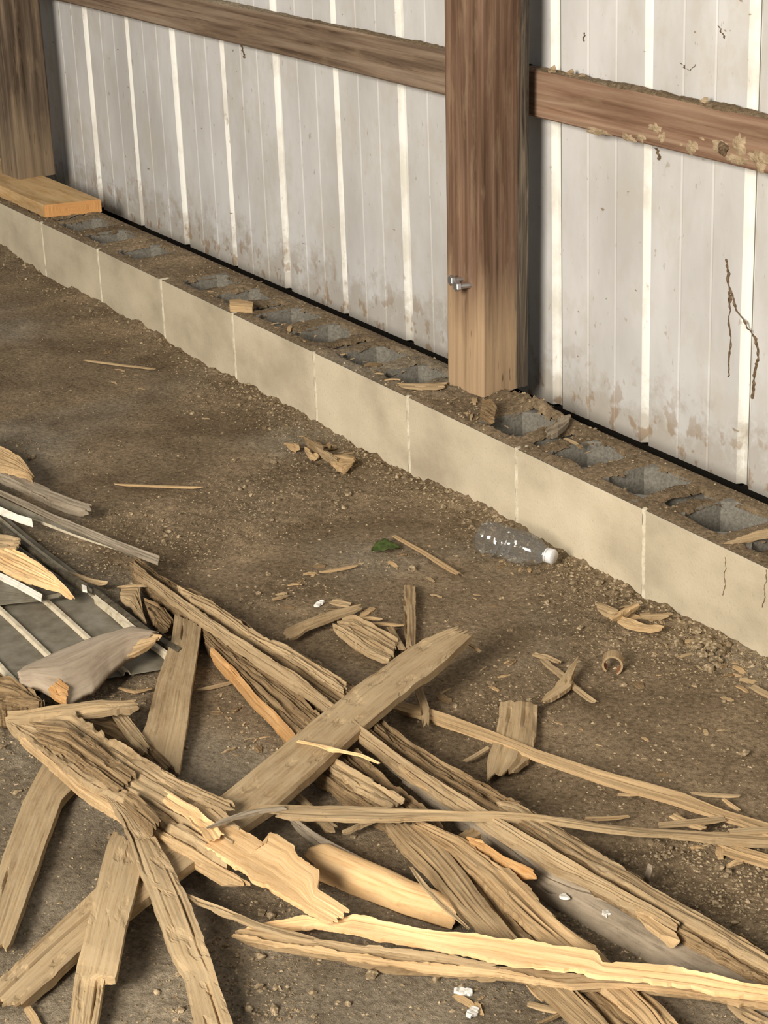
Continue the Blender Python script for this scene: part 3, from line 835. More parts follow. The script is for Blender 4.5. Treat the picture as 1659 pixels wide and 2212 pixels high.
# --- boards continuing to the lower right
plank('split_board',
      [(885, 1768), (966, 1833), (1010, 1890), (1060, 1960), (1120, 2030), (1200, 2095), (1330, 2225)],
      [(821, 1768), (865, 1823), (929, 1884), (989, 1958), (1046, 2012), (1110, 2080), (1270, 2225)],
      [0.046, 0.05, 0.05, 0.042, 0.03], [0.040, 0.044, 0.044, 0.036, 0.026], 0.014, M_BROWN,
      label='wide dusty board bent over at its middle, passing under the pale splinters', cat='board', rag=(0.03, 0.01), edge=0.002, relief=0.0012, cracks=3)
plank('split_board',
      [(889, 1766), (1000, 1806), (1090, 1868), (1140, 1915), (1200, 1975), (1290, 2050), (1420, 2180), (1450, 2225)],
      [(885, 1776), (970, 1838), (1040, 1900), (1100, 1965), (1170, 2025), (1250, 2085), (1370, 2190), (1400, 2225)],
      [0.052, 0.056, 0.055, 0.045, 0.03], [0.050, 0.052, 0.050, 0.040, 0.026], 0.016, M_TAN,
      label='tan split board with torn edge lying between the bent board and the grey limb', cat='board', rag=(0.03, 0.01), edge=0.005, relief=0.002, cracks=7)
plank('split_board',
      [(1010, 1862), (1060, 1925), (1120, 2000), (1200, 2085), (1260, 2140)],
      [(1004, 1880), (1046, 1945), (1096, 2015), (1160, 2080), (1220, 2140)],
      0.040, 0.036, 0.02, M_ROT, label='narrow dark board wedged under the tan split board', cat='board', rag=(0.02, 0.03), edge=0.003, relief=0.003)
# --- grey rounded limb with two white spots
limb = half_round('weathered_limb', [(1034, 1850), (1090, 1882), (1143, 1928), (1222, 1974), (1298, 2020), (1397, 2077), (1470, 2114), (1680, 2220)], 0.003, 0.052, 0.012, M_GREYW,
      label='grey rounded weathered limb with two white spots beside the rotten beam', cat='limb', rag=(0.03, 0.0), edge=0.001, relief=0.0008, arch=0.030, cracks=3)
for (px, py) in ((1220, 1936), (1309, 1972)):
    # chalky droppings on its crown
    zc = 0.030
    c = onz(px, py, zc)
    rv = np.random.default_rng(px)
    V, Q = [], []
    n = 12
    for i in range(n):
        a = 2 * math.pi * i / n; rad = 0.007 * (0.6 + 0.7 * rv.random())
        V.append((math.cos(a) * rad, math.sin(a) * rad, -0.002)); V.append((math.cos(a) * rad * 0.8, math.sin(a) * rad * 0.8, 0.0012))
    V.append((0, 0, 0.002))
    for i in range(n):
        j = (i + 1) % n
        Q.append((2 * i, 2 * j, 2 * j + 1, 2 * i + 1))
    me = np_mesh('white_spot', V, Q, None, [M_CHALK])
    bm = bmesh.new(); bm.from_mesh(me); bm.faces.new([vv for k, vv in enumerate(bm.verts) if k % 2 == 1]); 
    bm.to_mesh(me); bm.free()
    o = link('white_spot', me, limb, c - np.array(limb.location))
# orange torn strip in front of the limb
plank('torn_strip',
      [(1000, 1806), (1040, 1814), (1092, 1848), (1170, 1890)],
      [(1004, 1812), (1046, 1828), (1100, 1866), (1160, 1896)],
      0.062, 0.058, 0.012, M_ORANGE, label='dark orange torn strip between the tan board and the grey limb', cat='splinter', rag=(0.02, 0.03), edge=0.002, relief=0.002)
plank('torn_strip',
      [(1350, 1960), (1400, 1975), (1440, 2004), (1485, 2030)],
      [(1372, 1976), (1402, 2000), (1430, 2022), (1476, 2036)],
      0.052, 0.05, 0.008, M_TAN, label='small tan flake lying along the top of the grey limb', cat='splinter', rag=(0.03, 0.03), edge=0.003)

# --- big pale rotten plank
big = empty('rotten_plank', onz(330, 1720, 0.0), 'wide rotten plank, crumbling brown at one end and freshly torn pale at the other', 'plank')
plank('plank_body',
      [(10, 1548), (162, 1540), (230, 1588), (290, 1628), (341, 1659), (388, 1686), (440, 1722), (496, 1767), (520, 1785)],
      [(8, 1556), (95, 1618), (169, 1682), (219, 1706), (300, 1752), (360, 1784), (405, 1808), (440, 1830), (489, 1858)],
      [0.050, 0.07, 0.078, 0.078, 0.074], [0.046, 0.062, 0.070, 0.072, 0.070], 0.022, M_DUSTY, parent=big, rag=(0.02, 0.0), edge=0.006, relief=0.0035, cracks=9, fib=0.004, pit=0.004)
plank('pale_torn_end',
      [(466, 1752), (500, 1776), (574, 1822), (581, 1798), (635, 1826), (645, 1846), (689, 1880), (684, 1921), (733, 1951), (758, 1970)],
      [(420, 1812), (489, 1854), (545, 1898), (568, 1906), (600, 1925), (625, 1940), (645, 1953), (665, 1965), (695, 1982), (723, 1996)],
      [0.076, 0.074, 0.072, 0.068, 0.060, 0.055], [0.074, 0.070, 0.066, 0.060, 0.055, 0.052], 0.007, M_PALE, parent=big, rag=(0.05, 0.012), edge=0.005, relief=0.0004, cracks=0, fib=0.004)
plank('surface_layer',
      [(330, 1654), (388, 1684), (466, 1716), (522, 1737)],
      [(360, 1690), (410, 1716), (470, 1745), (500, 1762)],
      0.082, 0.082, 0.006, M_DUSTY, parent=big, rag=(0.03, 0.03), edge=0.005, relief=0.0025, cracks=5)
plank('lower_splinter',
      [(40, 1572), (110, 1626), (180, 1688), (260, 1735), (340, 1790), (420, 1830), (500, 1882), (556, 1912)],
      [(34, 1580), (100, 1640), (170, 1702), (250, 1756), (330, 1806), (410, 1850), (490, 1898), (546, 1924)],
      [0.048, 0.056, 0.062, 0.062, 0.058], [0.042, 0.05, 0.056, 0.056, 0.052], 0.014, M_TAN, parent=big, rag=(0.02, 0.06), edge=0.003, relief=0.002, fib=0.003)
plank('surface_layer',
      [(60, 1560), (150, 1566), (220, 1620), (300, 1680)],
      [(70, 1590), (140, 1622), (200, 1668), (270, 1712)],
      0.078, 0.076, 0.008, M_ROT, parent=big, rag=(0.03, 0.04), edge=0.007, relief=0.004, cracks=6, pit=0.004)
plank('surface_layer',
      [(352, 1705), (420, 1742), (470, 1780), (490, 1810)],
      [(345, 1722), (400, 1762), (440, 1800), (455, 1822)],
      0.084, 0.083, 0.004, M_PALE, parent=big, rag=(0.02, 0.02), edge=0.004, relief=0.0015, cracks=3)
# small dark chunk caught on it
plank('bark_chunk', [(272, 1708), (300, 1722), (352, 1775)], [(262, 1726), (288, 1750), (336, 1796)], 0.088, 0.084, 0.014, M_ROT,
      label='dark brown bark scrap caught on the side of the wide rotten plank', cat='bark', rag=(0.015, 0.02), edge=0.004, relief=0.003)

# --- forked strip under it
plank('cracked_board',
      [(216, 1706), (257, 1757), (277, 1802), (304, 1883), (321, 1927), (348, 1994), (371, 2065), (395, 2099), (422, 2225)],
      [(262, 1735), (297, 1762), (339, 1812), (371, 1868), (402, 1930), (449, 2052), (473, 2123), (506, 2212), (508, 2225)],
      [0.060, 0.064, 0.062, 0.050, 0.034, 0.026], [0.064, 0.066, 0.064, 0.052, 0.036, 0.026], 0.011, M_BOARD,
      label='long narrow board cracked along its middle, sloping from under the wide rotten plank', cat='board', rag=(0.02, 0.0), edge=0.0025, relief=0.0007, cracks=3, pit=0.003)
plank('flat_board',
      [(250, 1782), (233, 1819), (216, 1880), (199, 1950), (179, 2038), (165, 2082), (147, 2225)],
      [(318, 1820), (304, 1883), (287, 1947), (273, 1994), (257, 2082), (250, 2112), (226, 2112), (222, 2130), (207, 2225)],
      [0.050, 0.054, 0.050, 0.044, 0.030, 0.020], [0.050, 0.054, 0.050, 0.044, 0.030, 0.020], 0.010, M_BOARD,
      label='flat dusty board with a notched side, lying over the long crosswise plank', cat='board', rag=(0.03, 0.0), edge=0.0007, relief=0.0006, cracks=1, pit=0.002)
plank('flat_board',
      [(120, 1618), (91, 1652), (51, 1729), (10, 1837), (-30, 1960), (-60, 2060)],
      [(180, 1665), (169, 1689), (132, 1729), (67, 1910), (34, 2004), (14, 2060)],
      0.020, 0.020, 0.012, M_BOARD, label='plain flat board with smooth face, its end pushed under the wide rotten plank', cat='board', rag=(0.01, 0.05), edge=0.0007, relief=0.0006, cracks=1)
plank('flat_board',
      [(378, 1322), (370, 1383), (341, 1464), (317, 1560), (307, 1584), (296, 1640)],
      [(436, 1349), (422, 1437), (412, 1500), (405, 1560), (398, 1601), (386, 1674)],
      [0.034, 0.030, 0.024, 0.018], [0.034, 0.030, 0.024, 0.018], 0.010, M_BOARD, label='short flat board leaning from the rotten beam to the wide rotten plank', cat='board', rag=(0.015, 0.03), edge=0.0007, relief=0.0005, cracks=1)
# boards seen through the gap by it
plank('flat_board', [(165, 1540), (240, 1545), (330, 1610), (380, 1660)], [(200, 1570), (250, 1595), (320, 1645), (365, 1690)], 0.022, 0.020, 0.014, M_ROT,
      label='shaded brown board under the wide rotten plank, ending at the short flat board', cat='board', rag=(0.02, 0.04), relief=0.0015)
plank('flat_board', [(228, 1535), (262, 1530), (300, 1575), (330, 1618)], [(246, 1552), (282, 1600), (306, 1622), (322, 1640)], 0.03, 0.03, 0.006, M_BOARD,
      label='small pale board scrap between the layered splinter and the short flat board', cat='board', rag=(0.01, 0.03))

# --- long thin strips
plank('long_splinter',
      [(520, 1738), (591, 1738), (736, 1742), (881, 1745), (1000, 1752), (1068, 1750), (1179, 1760), (1278, 1775), (1397, 1787), (1572, 1797), (1680, 1802)],
      [(528, 1776), (598, 1763), (669, 1768), (838, 1771), (939, 1764), (1000, 1764), (1159, 1770), (1357, 1798), (1500, 1808), (1600, 1816), (1680, 1820)],
      [0.080, 0.080, 0.076, 0.078, 0.078, 0.060, 0.040, 0.026, 0.02], [0.078, 0.078, 0.074, 0.076, 0.076, 0.058, 0.038, 0.024, 0.018], 0.007, M_DUSTY,
      label='long thin greyish splinter stretched flat across the split beams', cat='splinter', rag=(0.06, 0.0), edge=0.002, relief=0.0012, cracks=4)
plank('long_splinter',
      [(846, 1510), (920, 1528), (1000, 1555), (1071, 1583), (1155, 1617), (1278, 1658), (1397, 1690), (1477, 1714), (1564, 1750), (1680, 1784)],
      [(842, 1528), (915, 1550), (1000, 1579), (1099, 1611), (1155, 1637), (1238, 1666), (1357, 1706), (1457, 1734), (1556, 1766), (1680, 1804)],
      [0.016, 0.020, 0.026, 0.022, 0.018], [0.014, 0.018, 0.024, 0.020, 0.016], 0.006, M_TAN,
      label='long clean tan lath running along the dirt towards the block wall', cat='splinter', rag=(0.02, 0.0), edge=0.001, relief=0.0005, cracks=1)
plank('pale_splinter',
      [(522, 2003), (590, 1990), (659, 1977), (715, 1994), (763, 1976), (838, 1992), (922, 2008), (1000, 2014), (1099, 2026), (1200, 2038), (1290, 2055), (1302, 2076), (1429, 2086), (1505, 2094), (1575, 2112), (1680, 2132)],
      [(522, 2009), (600, 2007), (682, 1997), (730, 2004), (770, 2011), (905, 2035), (1000, 2058), (1060, 2064), (1119, 2078), (1190, 2090), (1262, 2101), (1310, 2108), (1357, 2113), (1497, 2131), (1560, 2140), (1680, 2157)],
      [0.018, 0.034, 0.046, 0.060, 0.066, 0.068, 0.066, 0.06, 0.055], [0.016, 0.030, 0.042, 0.056, 0.062, 0.064, 0.062, 0.056, 0.05], 0.007, M_PALE,
      label='long bright pale splinter with torn edges, lying across the boards', cat='splinter', rag=(0.02, 0.0), edge=0.005, relief=0.0007, cracks=3)
lay = plank('layered_splinter',
      [(482, 2008), (560, 2014), (669, 2028), (804, 2045), (939, 2062), (1060, 2082), (1150, 2092), (1238, 2101), (1326, 2114), (1480, 2132), (1680, 2160)],
      [(488, 2020), (601, 2038), (736, 2062), (905, 2086), (1000, 2096), (1060, 2102), (1150, 2116), (1226, 2129), (1318, 2127), (1477, 2143), (1680, 2178)],
      [0.020, 0.030, 0.040, 0.048, 0.05, 0.046, 0.04], [0.014, 0.020, 0.028, 0.036, 0.04, 0.038, 0.032], 0.012, M_BROWN,
      label='layered brown splinter lying alongside and below the bright pale one', cat='splinter', rag=(0.03, 0.0), edge=0.003, relief=0.003, cracks=6, fib=0.0025)
plank('pale_rim', [(484, 2014), (601, 2031), (736, 2055), (905, 2078), (1060, 2094), (1226, 2119), (1318, 2120), (1477, 2134), (1680, 2168)],
      [(488, 2020), (601, 2039), (736, 2063), (905, 2087), (1060, 2103), (1226, 2130), (1318, 2128), (1477, 2144), (1680, 2179)],
      [0.024, 0.028, 0.034, 0.042, 0.046, 0.044, 0.038], [0.017, 0.023, 0.031, 0.039, 0.043, 0.041, 0.035], 0.004, M_TAN, parent=lay, rag=(0.02, 0), edge=0.005, relief=0.0015, cracks=2, fib=0.0025)
plank('upper_layer', [(640, 2022), (804, 2043), (939, 2060), (1100, 2086)], [(650, 2030), (804, 2054), (939, 2070), (1090, 2094)], 0.05, 0.046, 0.004, M_DUSTY, parent=lay, rag=(0.04, 0.04), edge=0.003, relief=0.0015, fib=0.0025)
stick('thin_splinter', [(322, 1908, 0.060), (400, 1934, 0.054), (480, 1964, 0.048), (560, 1998, 0.040), (640, 2020, 0.044), (700, 2034, 0.046)], [0.006, 0.009, 0.010, 0.011, 0.010, 0.006], 0.006, M_DUSTY,
      label='thin greyish splinter spanning from the cracked board to the layered splinter', cat='splinter', rag=(0.01, 0.02), edge=0.001)
plank('layered_splinter',
      [(14, 1541), (118, 1524), (216, 1510), (311, 1508)], [(6, 1556), (135, 1541), (243, 1534), (317, 1524)],
      [0.070, 0.066, 0.06, 0.05], [0.064, 0.060, 0.054, 0.046], 0.010, M_DUSTY,
      label='short layered splinter lying across the head of the wide rotten plank', cat='splinter', rag=(0.01, 0.04), edge=0.003, relief=0.003, fib=0.0025)
plank('rotten_chunk',
      [(-40, 1440), (27, 1463), (68, 1494), (98, 1518)], [(-40, 1530), (0, 1536), (34, 1530), (90, 1524)],
      [0.055, 0.055, 0.05, 0.045], [0.050, 0.05, 0.046, 0.044], 0.03, M_ROT,
      label='crumbling layered wood chunk behind the curled grey bark', cat='wood chunk', rag=(0.0, 0.02), edge=0.006, relief=0.006, cracks=8, pit=0.004)
stick('thin_splinter', [(640, 1600, 0.078), (702, 1612, 0.082), (780, 1629, 0.078), (824, 1650, 0.07)], [0.004, 0.008, 0.007, 0.003], 0.003, M_PALE,
      label='thin bright splinter lying across the dusty crosswise plank', cat='splinter', rag=(0.004, 0.01), edge=0.0006)
stick('thin_splinter', [(440, 1790, 0.090), (500, 1766, 0.088), (560, 1748, 0.086), (620, 1742, 0.084)], [0.005, 0.009, 0.009, 0.006], 0.004, M_GREYW,
      label='thin grey spur at the head of the long greyish splinter', cat='splinter', rag=(0.01, 0.01), edge=0.001)
stick('thin_splinter', [(362, 1804, 0.058), (400, 1840, 0.052), (440, 1866, 0.045), (474, 1884, 0.04)], [0.010, 0.009, 0.007, 0.003], 0.005, M_TAN,
      label='short tan splinter sticking out beneath the wide rotten plank', cat='splinter', rag=(0.01, 0.02), edge=0.001)
# under strips in the dark gap
plank('shaded_strip', [(610, 1752), (680, 1800), (750, 1838), (824, 1872)], [(625, 1772), (690, 1822), (760, 1860), (818, 1882)], 0.030, 0.026, 0.010, M_GREYW,
      label='shaded grey strip under the long greyish splinter', cat='splinter', rag=(0.02, 0.03), relief=0.002)
plank('shaded_strip', [(640, 1708), (690, 1748), (735, 1792)], [(628, 1716), (676, 1762), (722, 1802)], 0.024, 0.022, 0.006, M_DUSTY,
      label='small strip poking out under the lower side of the crosswise plank', cat='splinter', rag=(0.01, 0.02))
stick('thin_splinter', [(732, 1800, 0.02), (780, 1780, 0.022), (830, 1764, 0.03)], 0.008, 0.004, M_DUSTY,
      label='tiny strip in the dark gap below the long greyish splinter', cat='splinter', rag=(0.01, 0.01))
stick('thin_splinter', [(886, 1872, 0.07), (915, 1910, 0.062), (950, 1948, 0.052), (1015, 2010, 0.035)], [0.004, 0.007, 0.008, 0.004], 0.003, M_DUSTY,
      label='thin stick leaning over the mouth of the curled bark tube', cat='splinter', rag=(0.005, 0.01), edge=0.0006)
stick('thin_splinter', [(858, 1650, 0.066), (905, 1688, 0.062), (975, 1726, 0.06), (1010, 1750, 0.055)], [0.006, 0.010, 0.008, 0.004], 0.004, M_TAN,
      label='thin bent splinter between the rotten beam and its companion board', cat='splinter', rag=(0.01, 0.01), edge=0.001)
plank('broken_piece', [(985, 1808), (1010, 1792), (1040, 1775), (1070, 1770)], [(998, 1812), (1030, 1806), (1052, 1792), (1078, 1776)], 0.03, 0.03, 0.012, M_TAN,
      label='short broken piece under the long greyish splinter beside the beam', cat='wood chunk', rag=(0.01, 0.02))

# --- curled bark tube
half_round('curled_bark', [(648, 1880), (700, 1906), (753, 1929), (804, 1948), (854, 1968), (905, 1984), (950, 1998), (1010, 2018)], 0.004, [0.060, 0.062, 0.062, 0.058, 0.052, 0.046, 0.04, 0.036], 0.003, M_PALE,
           label='curled pale bark tube lying hollow side down, below the torn pale plank end', cat='bark', rag=(0.03, 0.03), edge=0.001, relief=0.0006, arch=0.033, cracks=2, fib=0.003)

# --- grey bark slab
bk = plank('bark_slab',
      [(37, 1457), (50, 1440), (111, 1411), (165, 1391), (219, 1371), (287, 1352), (322, 1362), (350, 1372)],
      [(41, 1484), (81, 1486), (98, 1494), (145, 1519), (202, 1491), (235, 1452), (270, 1423), (334, 1390)],
      [0.060, 0.064, 0.066, 0.066, 0.062, 0.056], [0.050, 0.046, 0.044, 0.044, 0.046, 0.050], 0.008, M_BARK,
      label='thick smooth grey bark slab with broken orange ends, lying over the metal sheet', cat='bark', rag=(0.006, 0.03), edge=0.003, relief=0.0006, arch=0.014, cracks=1, smooth=True)
plank('torn_wood', [(106, 1462), (122, 1463), (150, 1482)], [(100, 1482), (118, 1502), (146, 1518)], 0.064, 0.052, 0.01, M_ORANGE, parent=bk, rag=(0.008, 0.01), edge=0.003)
plank('torn_wood', [(296, 1362), (330, 1366), (354, 1370)], [(272, 1420), (300, 1408), (336, 1388)], 0.067, 0.055, 0.008, M_TAN, parent=bk, rag=(0.012, 0.015), edge=0.003)

# --- pale broken piece at the side
plank('broken_bark',
      [(-40, 1140), (7, 1176), (50, 1197), (84, 1217), (111, 1237), (149, 1275), (164, 1293)],
      [(-40, 1210), (0, 1226), (27, 1240), (60, 1253), (108, 1268), (128, 1272), (156, 1294)],
      [0.060, 0.060, 0.055, 0.045], [0.050, 0.050, 0.046, 0.042], 0.008, M_PALE,
      label='broken slab of orange-pale wood lying on the white bent metal flap', cat='wood chunk', rag=(0.0, 0.02), edge=0.004, relief=0.002, cracks=3)
plank('crumbly_wood', [(-30, 1155), (20, 1160), (47, 1166)], [(-30, 1180), (10, 1180), (44, 1182)], 0.068, 0.064, 0.014, M_DUSTY,
      label='dusty crumb of wood on top of the orange-pale slab', cat='wood chunk', rag=(0.0, 0.015), edge=0.004, relief=0.003)
plank('weathered_board', [(-60, 1000), (0, 1006), (60, 1036), (110, 1058), (160, 1078), (202, 1093)], [(-60, 1010), (0, 1032), (60, 1058), (110, 1080), (160, 1098), (196, 1108)],
      0.036, 0.032, 0.012, M_GREYW, label='grey weathered board farthest up the dirt among the debris', cat='board', rag=(0.0, 0.02), edge=0.003, relief=0.0015)
plank('weathered_board', [(-60, 930), (0, 965), (40, 984), (58, 1004), (76, 1032)], [(-60, 985), (0, 1010), (30, 1018), (56, 1024), (72, 1036)],
      [0.055, 0.055, 0.05, 0.045], 0.046, 0.012, M_TAN, label='ragged tan board end lying on the grey weathered board', cat='board', rag=(0.0, 0.03), edge=0.004, relief=0.002)

# --- metal trim and sheet
ch = empty('metal_trim', onz(170, 1140, 0.0), 'long folded metal trim strip with a dusty rounded edge', 'trim')
plank('dusty_edge', [(-60, 1024), (0, 1058), (120, 1112), (240, 1163), (300, 1186), (346, 1203)], [(-60, 1034), (0, 1068), (118, 1124), (238, 1176), (298, 1200), (342, 1217)],
      0.050, 0.048, 0.004, M_GREYW, parent=ch, rag=(0, 0.003), edge=0.001, relief=0.0012, cracks=0)
plank('metal_face', [(-60, 1040), (0, 1074), (118, 1128), (238, 1180), (300, 1206)], [(-60, 1062), (0, 1094), (70, 1120), (180, 1160), (268, 1186)],
      0.036, 0.024, 0.002, M_SHEET, parent=ch, rag=(0, 0.004), edge=0.0004, relief=0.0003, cracks=0)
plank('cream_lip', [(70, 1119), (180, 1159), (270, 1186)], [(69, 1122), (178, 1163), (268, 1190)], 0.026, 0.022, 0.003, M_CREAM, parent=ch, rag=(0, 0), edge=0.0003, relief=0.0002, cracks=0)
plank('white_flashing', [(-60, 1062), (0, 1094), (40, 1112), (70, 1120)], [(-60, 1080), (0, 1109), (40, 1126), (72, 1136)], 0.046, 0.036, 0.003, M_WHITE,
      label='short white flashing strip lying against the folded metal trim', cat='flashing', rag=(0, 0.003), edge=0.0005, relief=0.0003, cracks=0)
rl = empty('metal_rail', onz(110, 1215, 0.0), 'dark grooved metal rail with a pale cut end above the metal sheet', 'rail')
plank('rail_side', [(-40, 1105), (40, 1160), (110, 1212), (190, 1262)], [(-40, 1115), (36, 1166), (106, 1220), (188, 1274)], 0.044, 0.042, 0.010, M_RAIL, parent=rl, rag=(0, 0), edge=0.0003, relief=0.0003, cracks=0)
plank('rail_side', [(-40, 1120), (30, 1172), (98, 1228), (160, 1272)], [(-40, 1128), (26, 1180), (92, 1236), (152, 1282)], 0.036, 0.034, 0.008, M_RAIL, parent=rl, rag=(0, 0), edge=0.0003, relief=0.0003, cracks=0)
plank('cut_end', [(176, 1262), (187, 1266)], [(178, 1274), (188, 1276)], 0.045, 0.044, 0.004, M_WHITE, parent=rl, rag=(0, 0), edge=0.0005, relief=0.0, cracks=0)
rl2 = empty('metal_rail', onz(300, 1350, 0.0), 'dark narrow metal rail bordering the ribbed metal sheet', 'rail')
plank('rail_side', [(203, 1268), (260, 1310), (320, 1356), (392, 1400)], [(199, 1274), (254, 1318), (314, 1364), (386, 1410)], 0.034, 0.032, 0.012, M_RAIL, parent=rl2, rag=(0, 0.004), edge=0.0003, relief=0.0003, cracks=0)
plank('rail_side', [(206, 1284), (262, 1328), (322, 1378), (384, 1422)], [(203, 1292), (258, 1338), (318, 1386), (380, 1428)], 0.030, 0.028, 0.010, M_CREAM, parent=rl2, rag=(0, 0.004), edge=0.0003, relief=0.0006, cracks=0)

# ribbed sheet lying under the debris, ribs along x
shv, shq, shm = [], [], []
ribsY = [-1.105, -1.018, -0.933, -0.848]
prf = [(-1.16, 0.0, 0)]
for y in ribsY: prf += [(y - 0.006, 0.0, 1), (y - 0.0035, 0.007, 1), (y + 0.0035, 0.007, 1), (y + 0.006, 0.0, 0)]
prf += [(-0.828, 0.0, 0)]
xs_ = np.linspace(1.6, 2.61, 22)
for (y, z, f) in prf:
    for x in xs_: shv.append((x + 0.25 * (y + 0.93) * (x > 2.5), y, 0.014 + z + 0.003 * math.sin(x * 9) ))
for i in range(len(prf) - 1):
    for k in range(len(xs_) - 1):
        a = i * len(xs_) + k
        shq.append((a, a + 1, a + 1 + len(xs_), a + len(xs_))); shm.append(prf[i][2])
shv = np.array(shv); org = np.array([2.3, -1.0, 0.0])
me = np_mesh('metal_sheet', shv - org, shq, None, [M_SHEET, M_CREAM], False, shm)
o = link('metal_sheet', me, None, org)
sm = o.modifiers.new('Solidify', 'SOLIDIFY'); sm.thickness = 0.0015
tag(o, 'grey metal sheet with raised cream ribs lying flat under the bark slab', 'metal sheet')
fl = plank('metal_flap', [(-60, 1215), (0, 1243), (50, 1266), (92, 1288), (140, 1278)], [(-60, 1318), (0, 1306), (40, 1301), (88, 1297), (130, 1288)], [0.046, 0.044, 0.040, 0.038, 0.036], [0.028, 0.028, 0.030, 0.034, 0.034], 0.002, M_SHEET,
           label='bent end of a metal panel with a white folded rim, over the ribbed sheet', cat='metal sheet', rag=(0, 0.004), edge=0.0004, relief=0.0004, cracks=0)
plank('white_rim', [(-60, 1208), (0, 1237), (36, 1254), (92, 1284)], [(-60, 1222), (0, 1250), (34, 1266), (90, 1297)], 0.048, 0.044, 0.004, M_WHITE, parent=fl, rag=(0, 0.002), edge=0.001, relief=0.0003, cracks=0)

# brown scrap between sheet and beam
plank('rotten_chunk', [(258, 1272), (300, 1266), (310, 1330)], [(256, 1290), (280, 1300), (318, 1345)], 0.03, 0.03, 0.01, M_DUSTY,
      label='flat flake of wood between the metal rail and the rotten beam', cat='wood chunk', rag=(0.01, 0.01), edge=0.004)
plank('rotten_chunk', [(306, 1290), (345, 1300), (376, 1340)], [(318, 1318), (335, 1345), (362, 1366)], 0.028, 0.026, 0.012, M_ROT,
      label='dark crumbling chunk between the rotten beam and the short flat board', cat='wood chunk', rag=(0.01, 0.01), edge=0.005, relief=0.005, pit=0.004)
stick('thin_splinter', [(130, 1232, 0.03), (190, 1252, 0.032), (236, 1258, 0.03)], [0.010, 0.012, 0.012], 0.005, M_DUSTY, label='short stick beside the pale cut end of the metal rail', cat='splinter', rag=(0.01, 0.008))
stick('thin_splinter', [(250, 1266, 0.034), (290, 1262, 0.036), (325, 1264, 0.036)], 0.007, 0.004, M_DUSTY, label='small stick lying across the tip of the rotten beam', cat='splinter', rag=(0.01, 0.008))

# --- pieces between beam and block wall
plank('small_board', [(594, 1369), (650, 1342), (716, 1318), (783, 1303)], [(612, 1386), (668, 1356), (730, 1332), (786, 1312)], 0.022, 0.020, 0.006, M_DUSTY,
      label='small board with nail holes lying on the dirt above the rotten beam', cat='board', rag=(0.025, 0.012), edge=0.001, relief=0.0008, pit=0.001)
plank('small_board', [(716, 1294), (740, 1297), (764, 1303)], [(708, 1301), (736, 1306), (758, 1310)], 0.010, 0.010, 0.004, M_DUSTY,
      label='tiny flat scrap touching the small board with nail holes', cat='wood chip', rag=(0.005, 0.006))
plank('ribbed_board', [(722, 1340), (767, 1334), (810, 1355), (862, 1386)], [(712, 1352), (738, 1370), (790, 1402), (845, 1430)], 0.020, 0.020, 0.012, M_DUSTY,
      label='ribbed weathered board lying beside the tip of the crosswise plank', cat='board', rag=(0.03, 0.01), edge=0.003, relief=0.004, cracks=6, fib=0.003)
plank('upright_splinter', [(872, 1262), (872, 1310), (874, 1360), (878, 1404)], [(898, 1262), (897, 1310), (898, 1350), (896, 1396)], 0.016, 0.016, 0.009, M_DUSTY,
      label='stubby split stick with a knobbed end behind the crosswise plank', cat='splinter', rag=(0.008, 0.01), edge=0.002, relief=0.003, fib=0.003)
plank('thin_splinter', [(892, 1478), (905, 1520), (915, 1572)], [(912, 1484), (928, 1530), (924, 1572)], 0.024, 0.024, 0.006, M_DUSTY,
      label='pointed splinter sticking out past the crosswise plank over the tan lath', cat='splinter', rag=(0.01, 0.03), edge=0.002)
plank('square_scrap', [(1080, 1508), (1078, 1540), (1070, 1583), (1056, 1620), (1050, 1690)], [(1160, 1518), (1158, 1560), (1153, 1610), (1140, 1640), (1100, 1674)], 0.018, 0.018, 0.009, M_DUSTY,
      label='squarish grooved scrap of wood under the long tan lath', cat='wood chunk', rag=(0.02, 0.05), edge=0.002, relief=0.002, cracks=4, fib=0.006)
plank('torn_scrap', [(1256, 1410), (1228, 1440), (1206, 1472), (1166, 1512)], [(1244, 1440), (1236, 1470), (1230, 1486), (1172, 1520)], [0.026, 0.024, 0.020, 0.016], [0.022, 0.02, 0.016, 0.014], 0.006, M_DUSTY,
      label='torn pointed scrap of wood with a crossing stick, on bare dirt', cat='wood chunk', rag=(0.02, 0.02), edge=0.005)
stick('thin_splinter', [(1170, 1420, 0.012), (1205, 1450, 0.013), (1240, 1480, 0.012), (1288, 1516, 0.012)], [0.010, 0.011, 0.011, 0.008], 0.005, M_DUSTY, label='stick lying crosswise under the torn pointed scrap', cat='splinter', rag=(0.01, 0.01))
stick('thin_splinter', [(1150, 1410, 0.012), (1180, 1416, 0.012), (1215, 1432, 0.012)], 0.008, 0.005, M_DUSTY, label='short stick beside the torn pointed scrap', cat='splinter', rag=(0.01, 0.01))
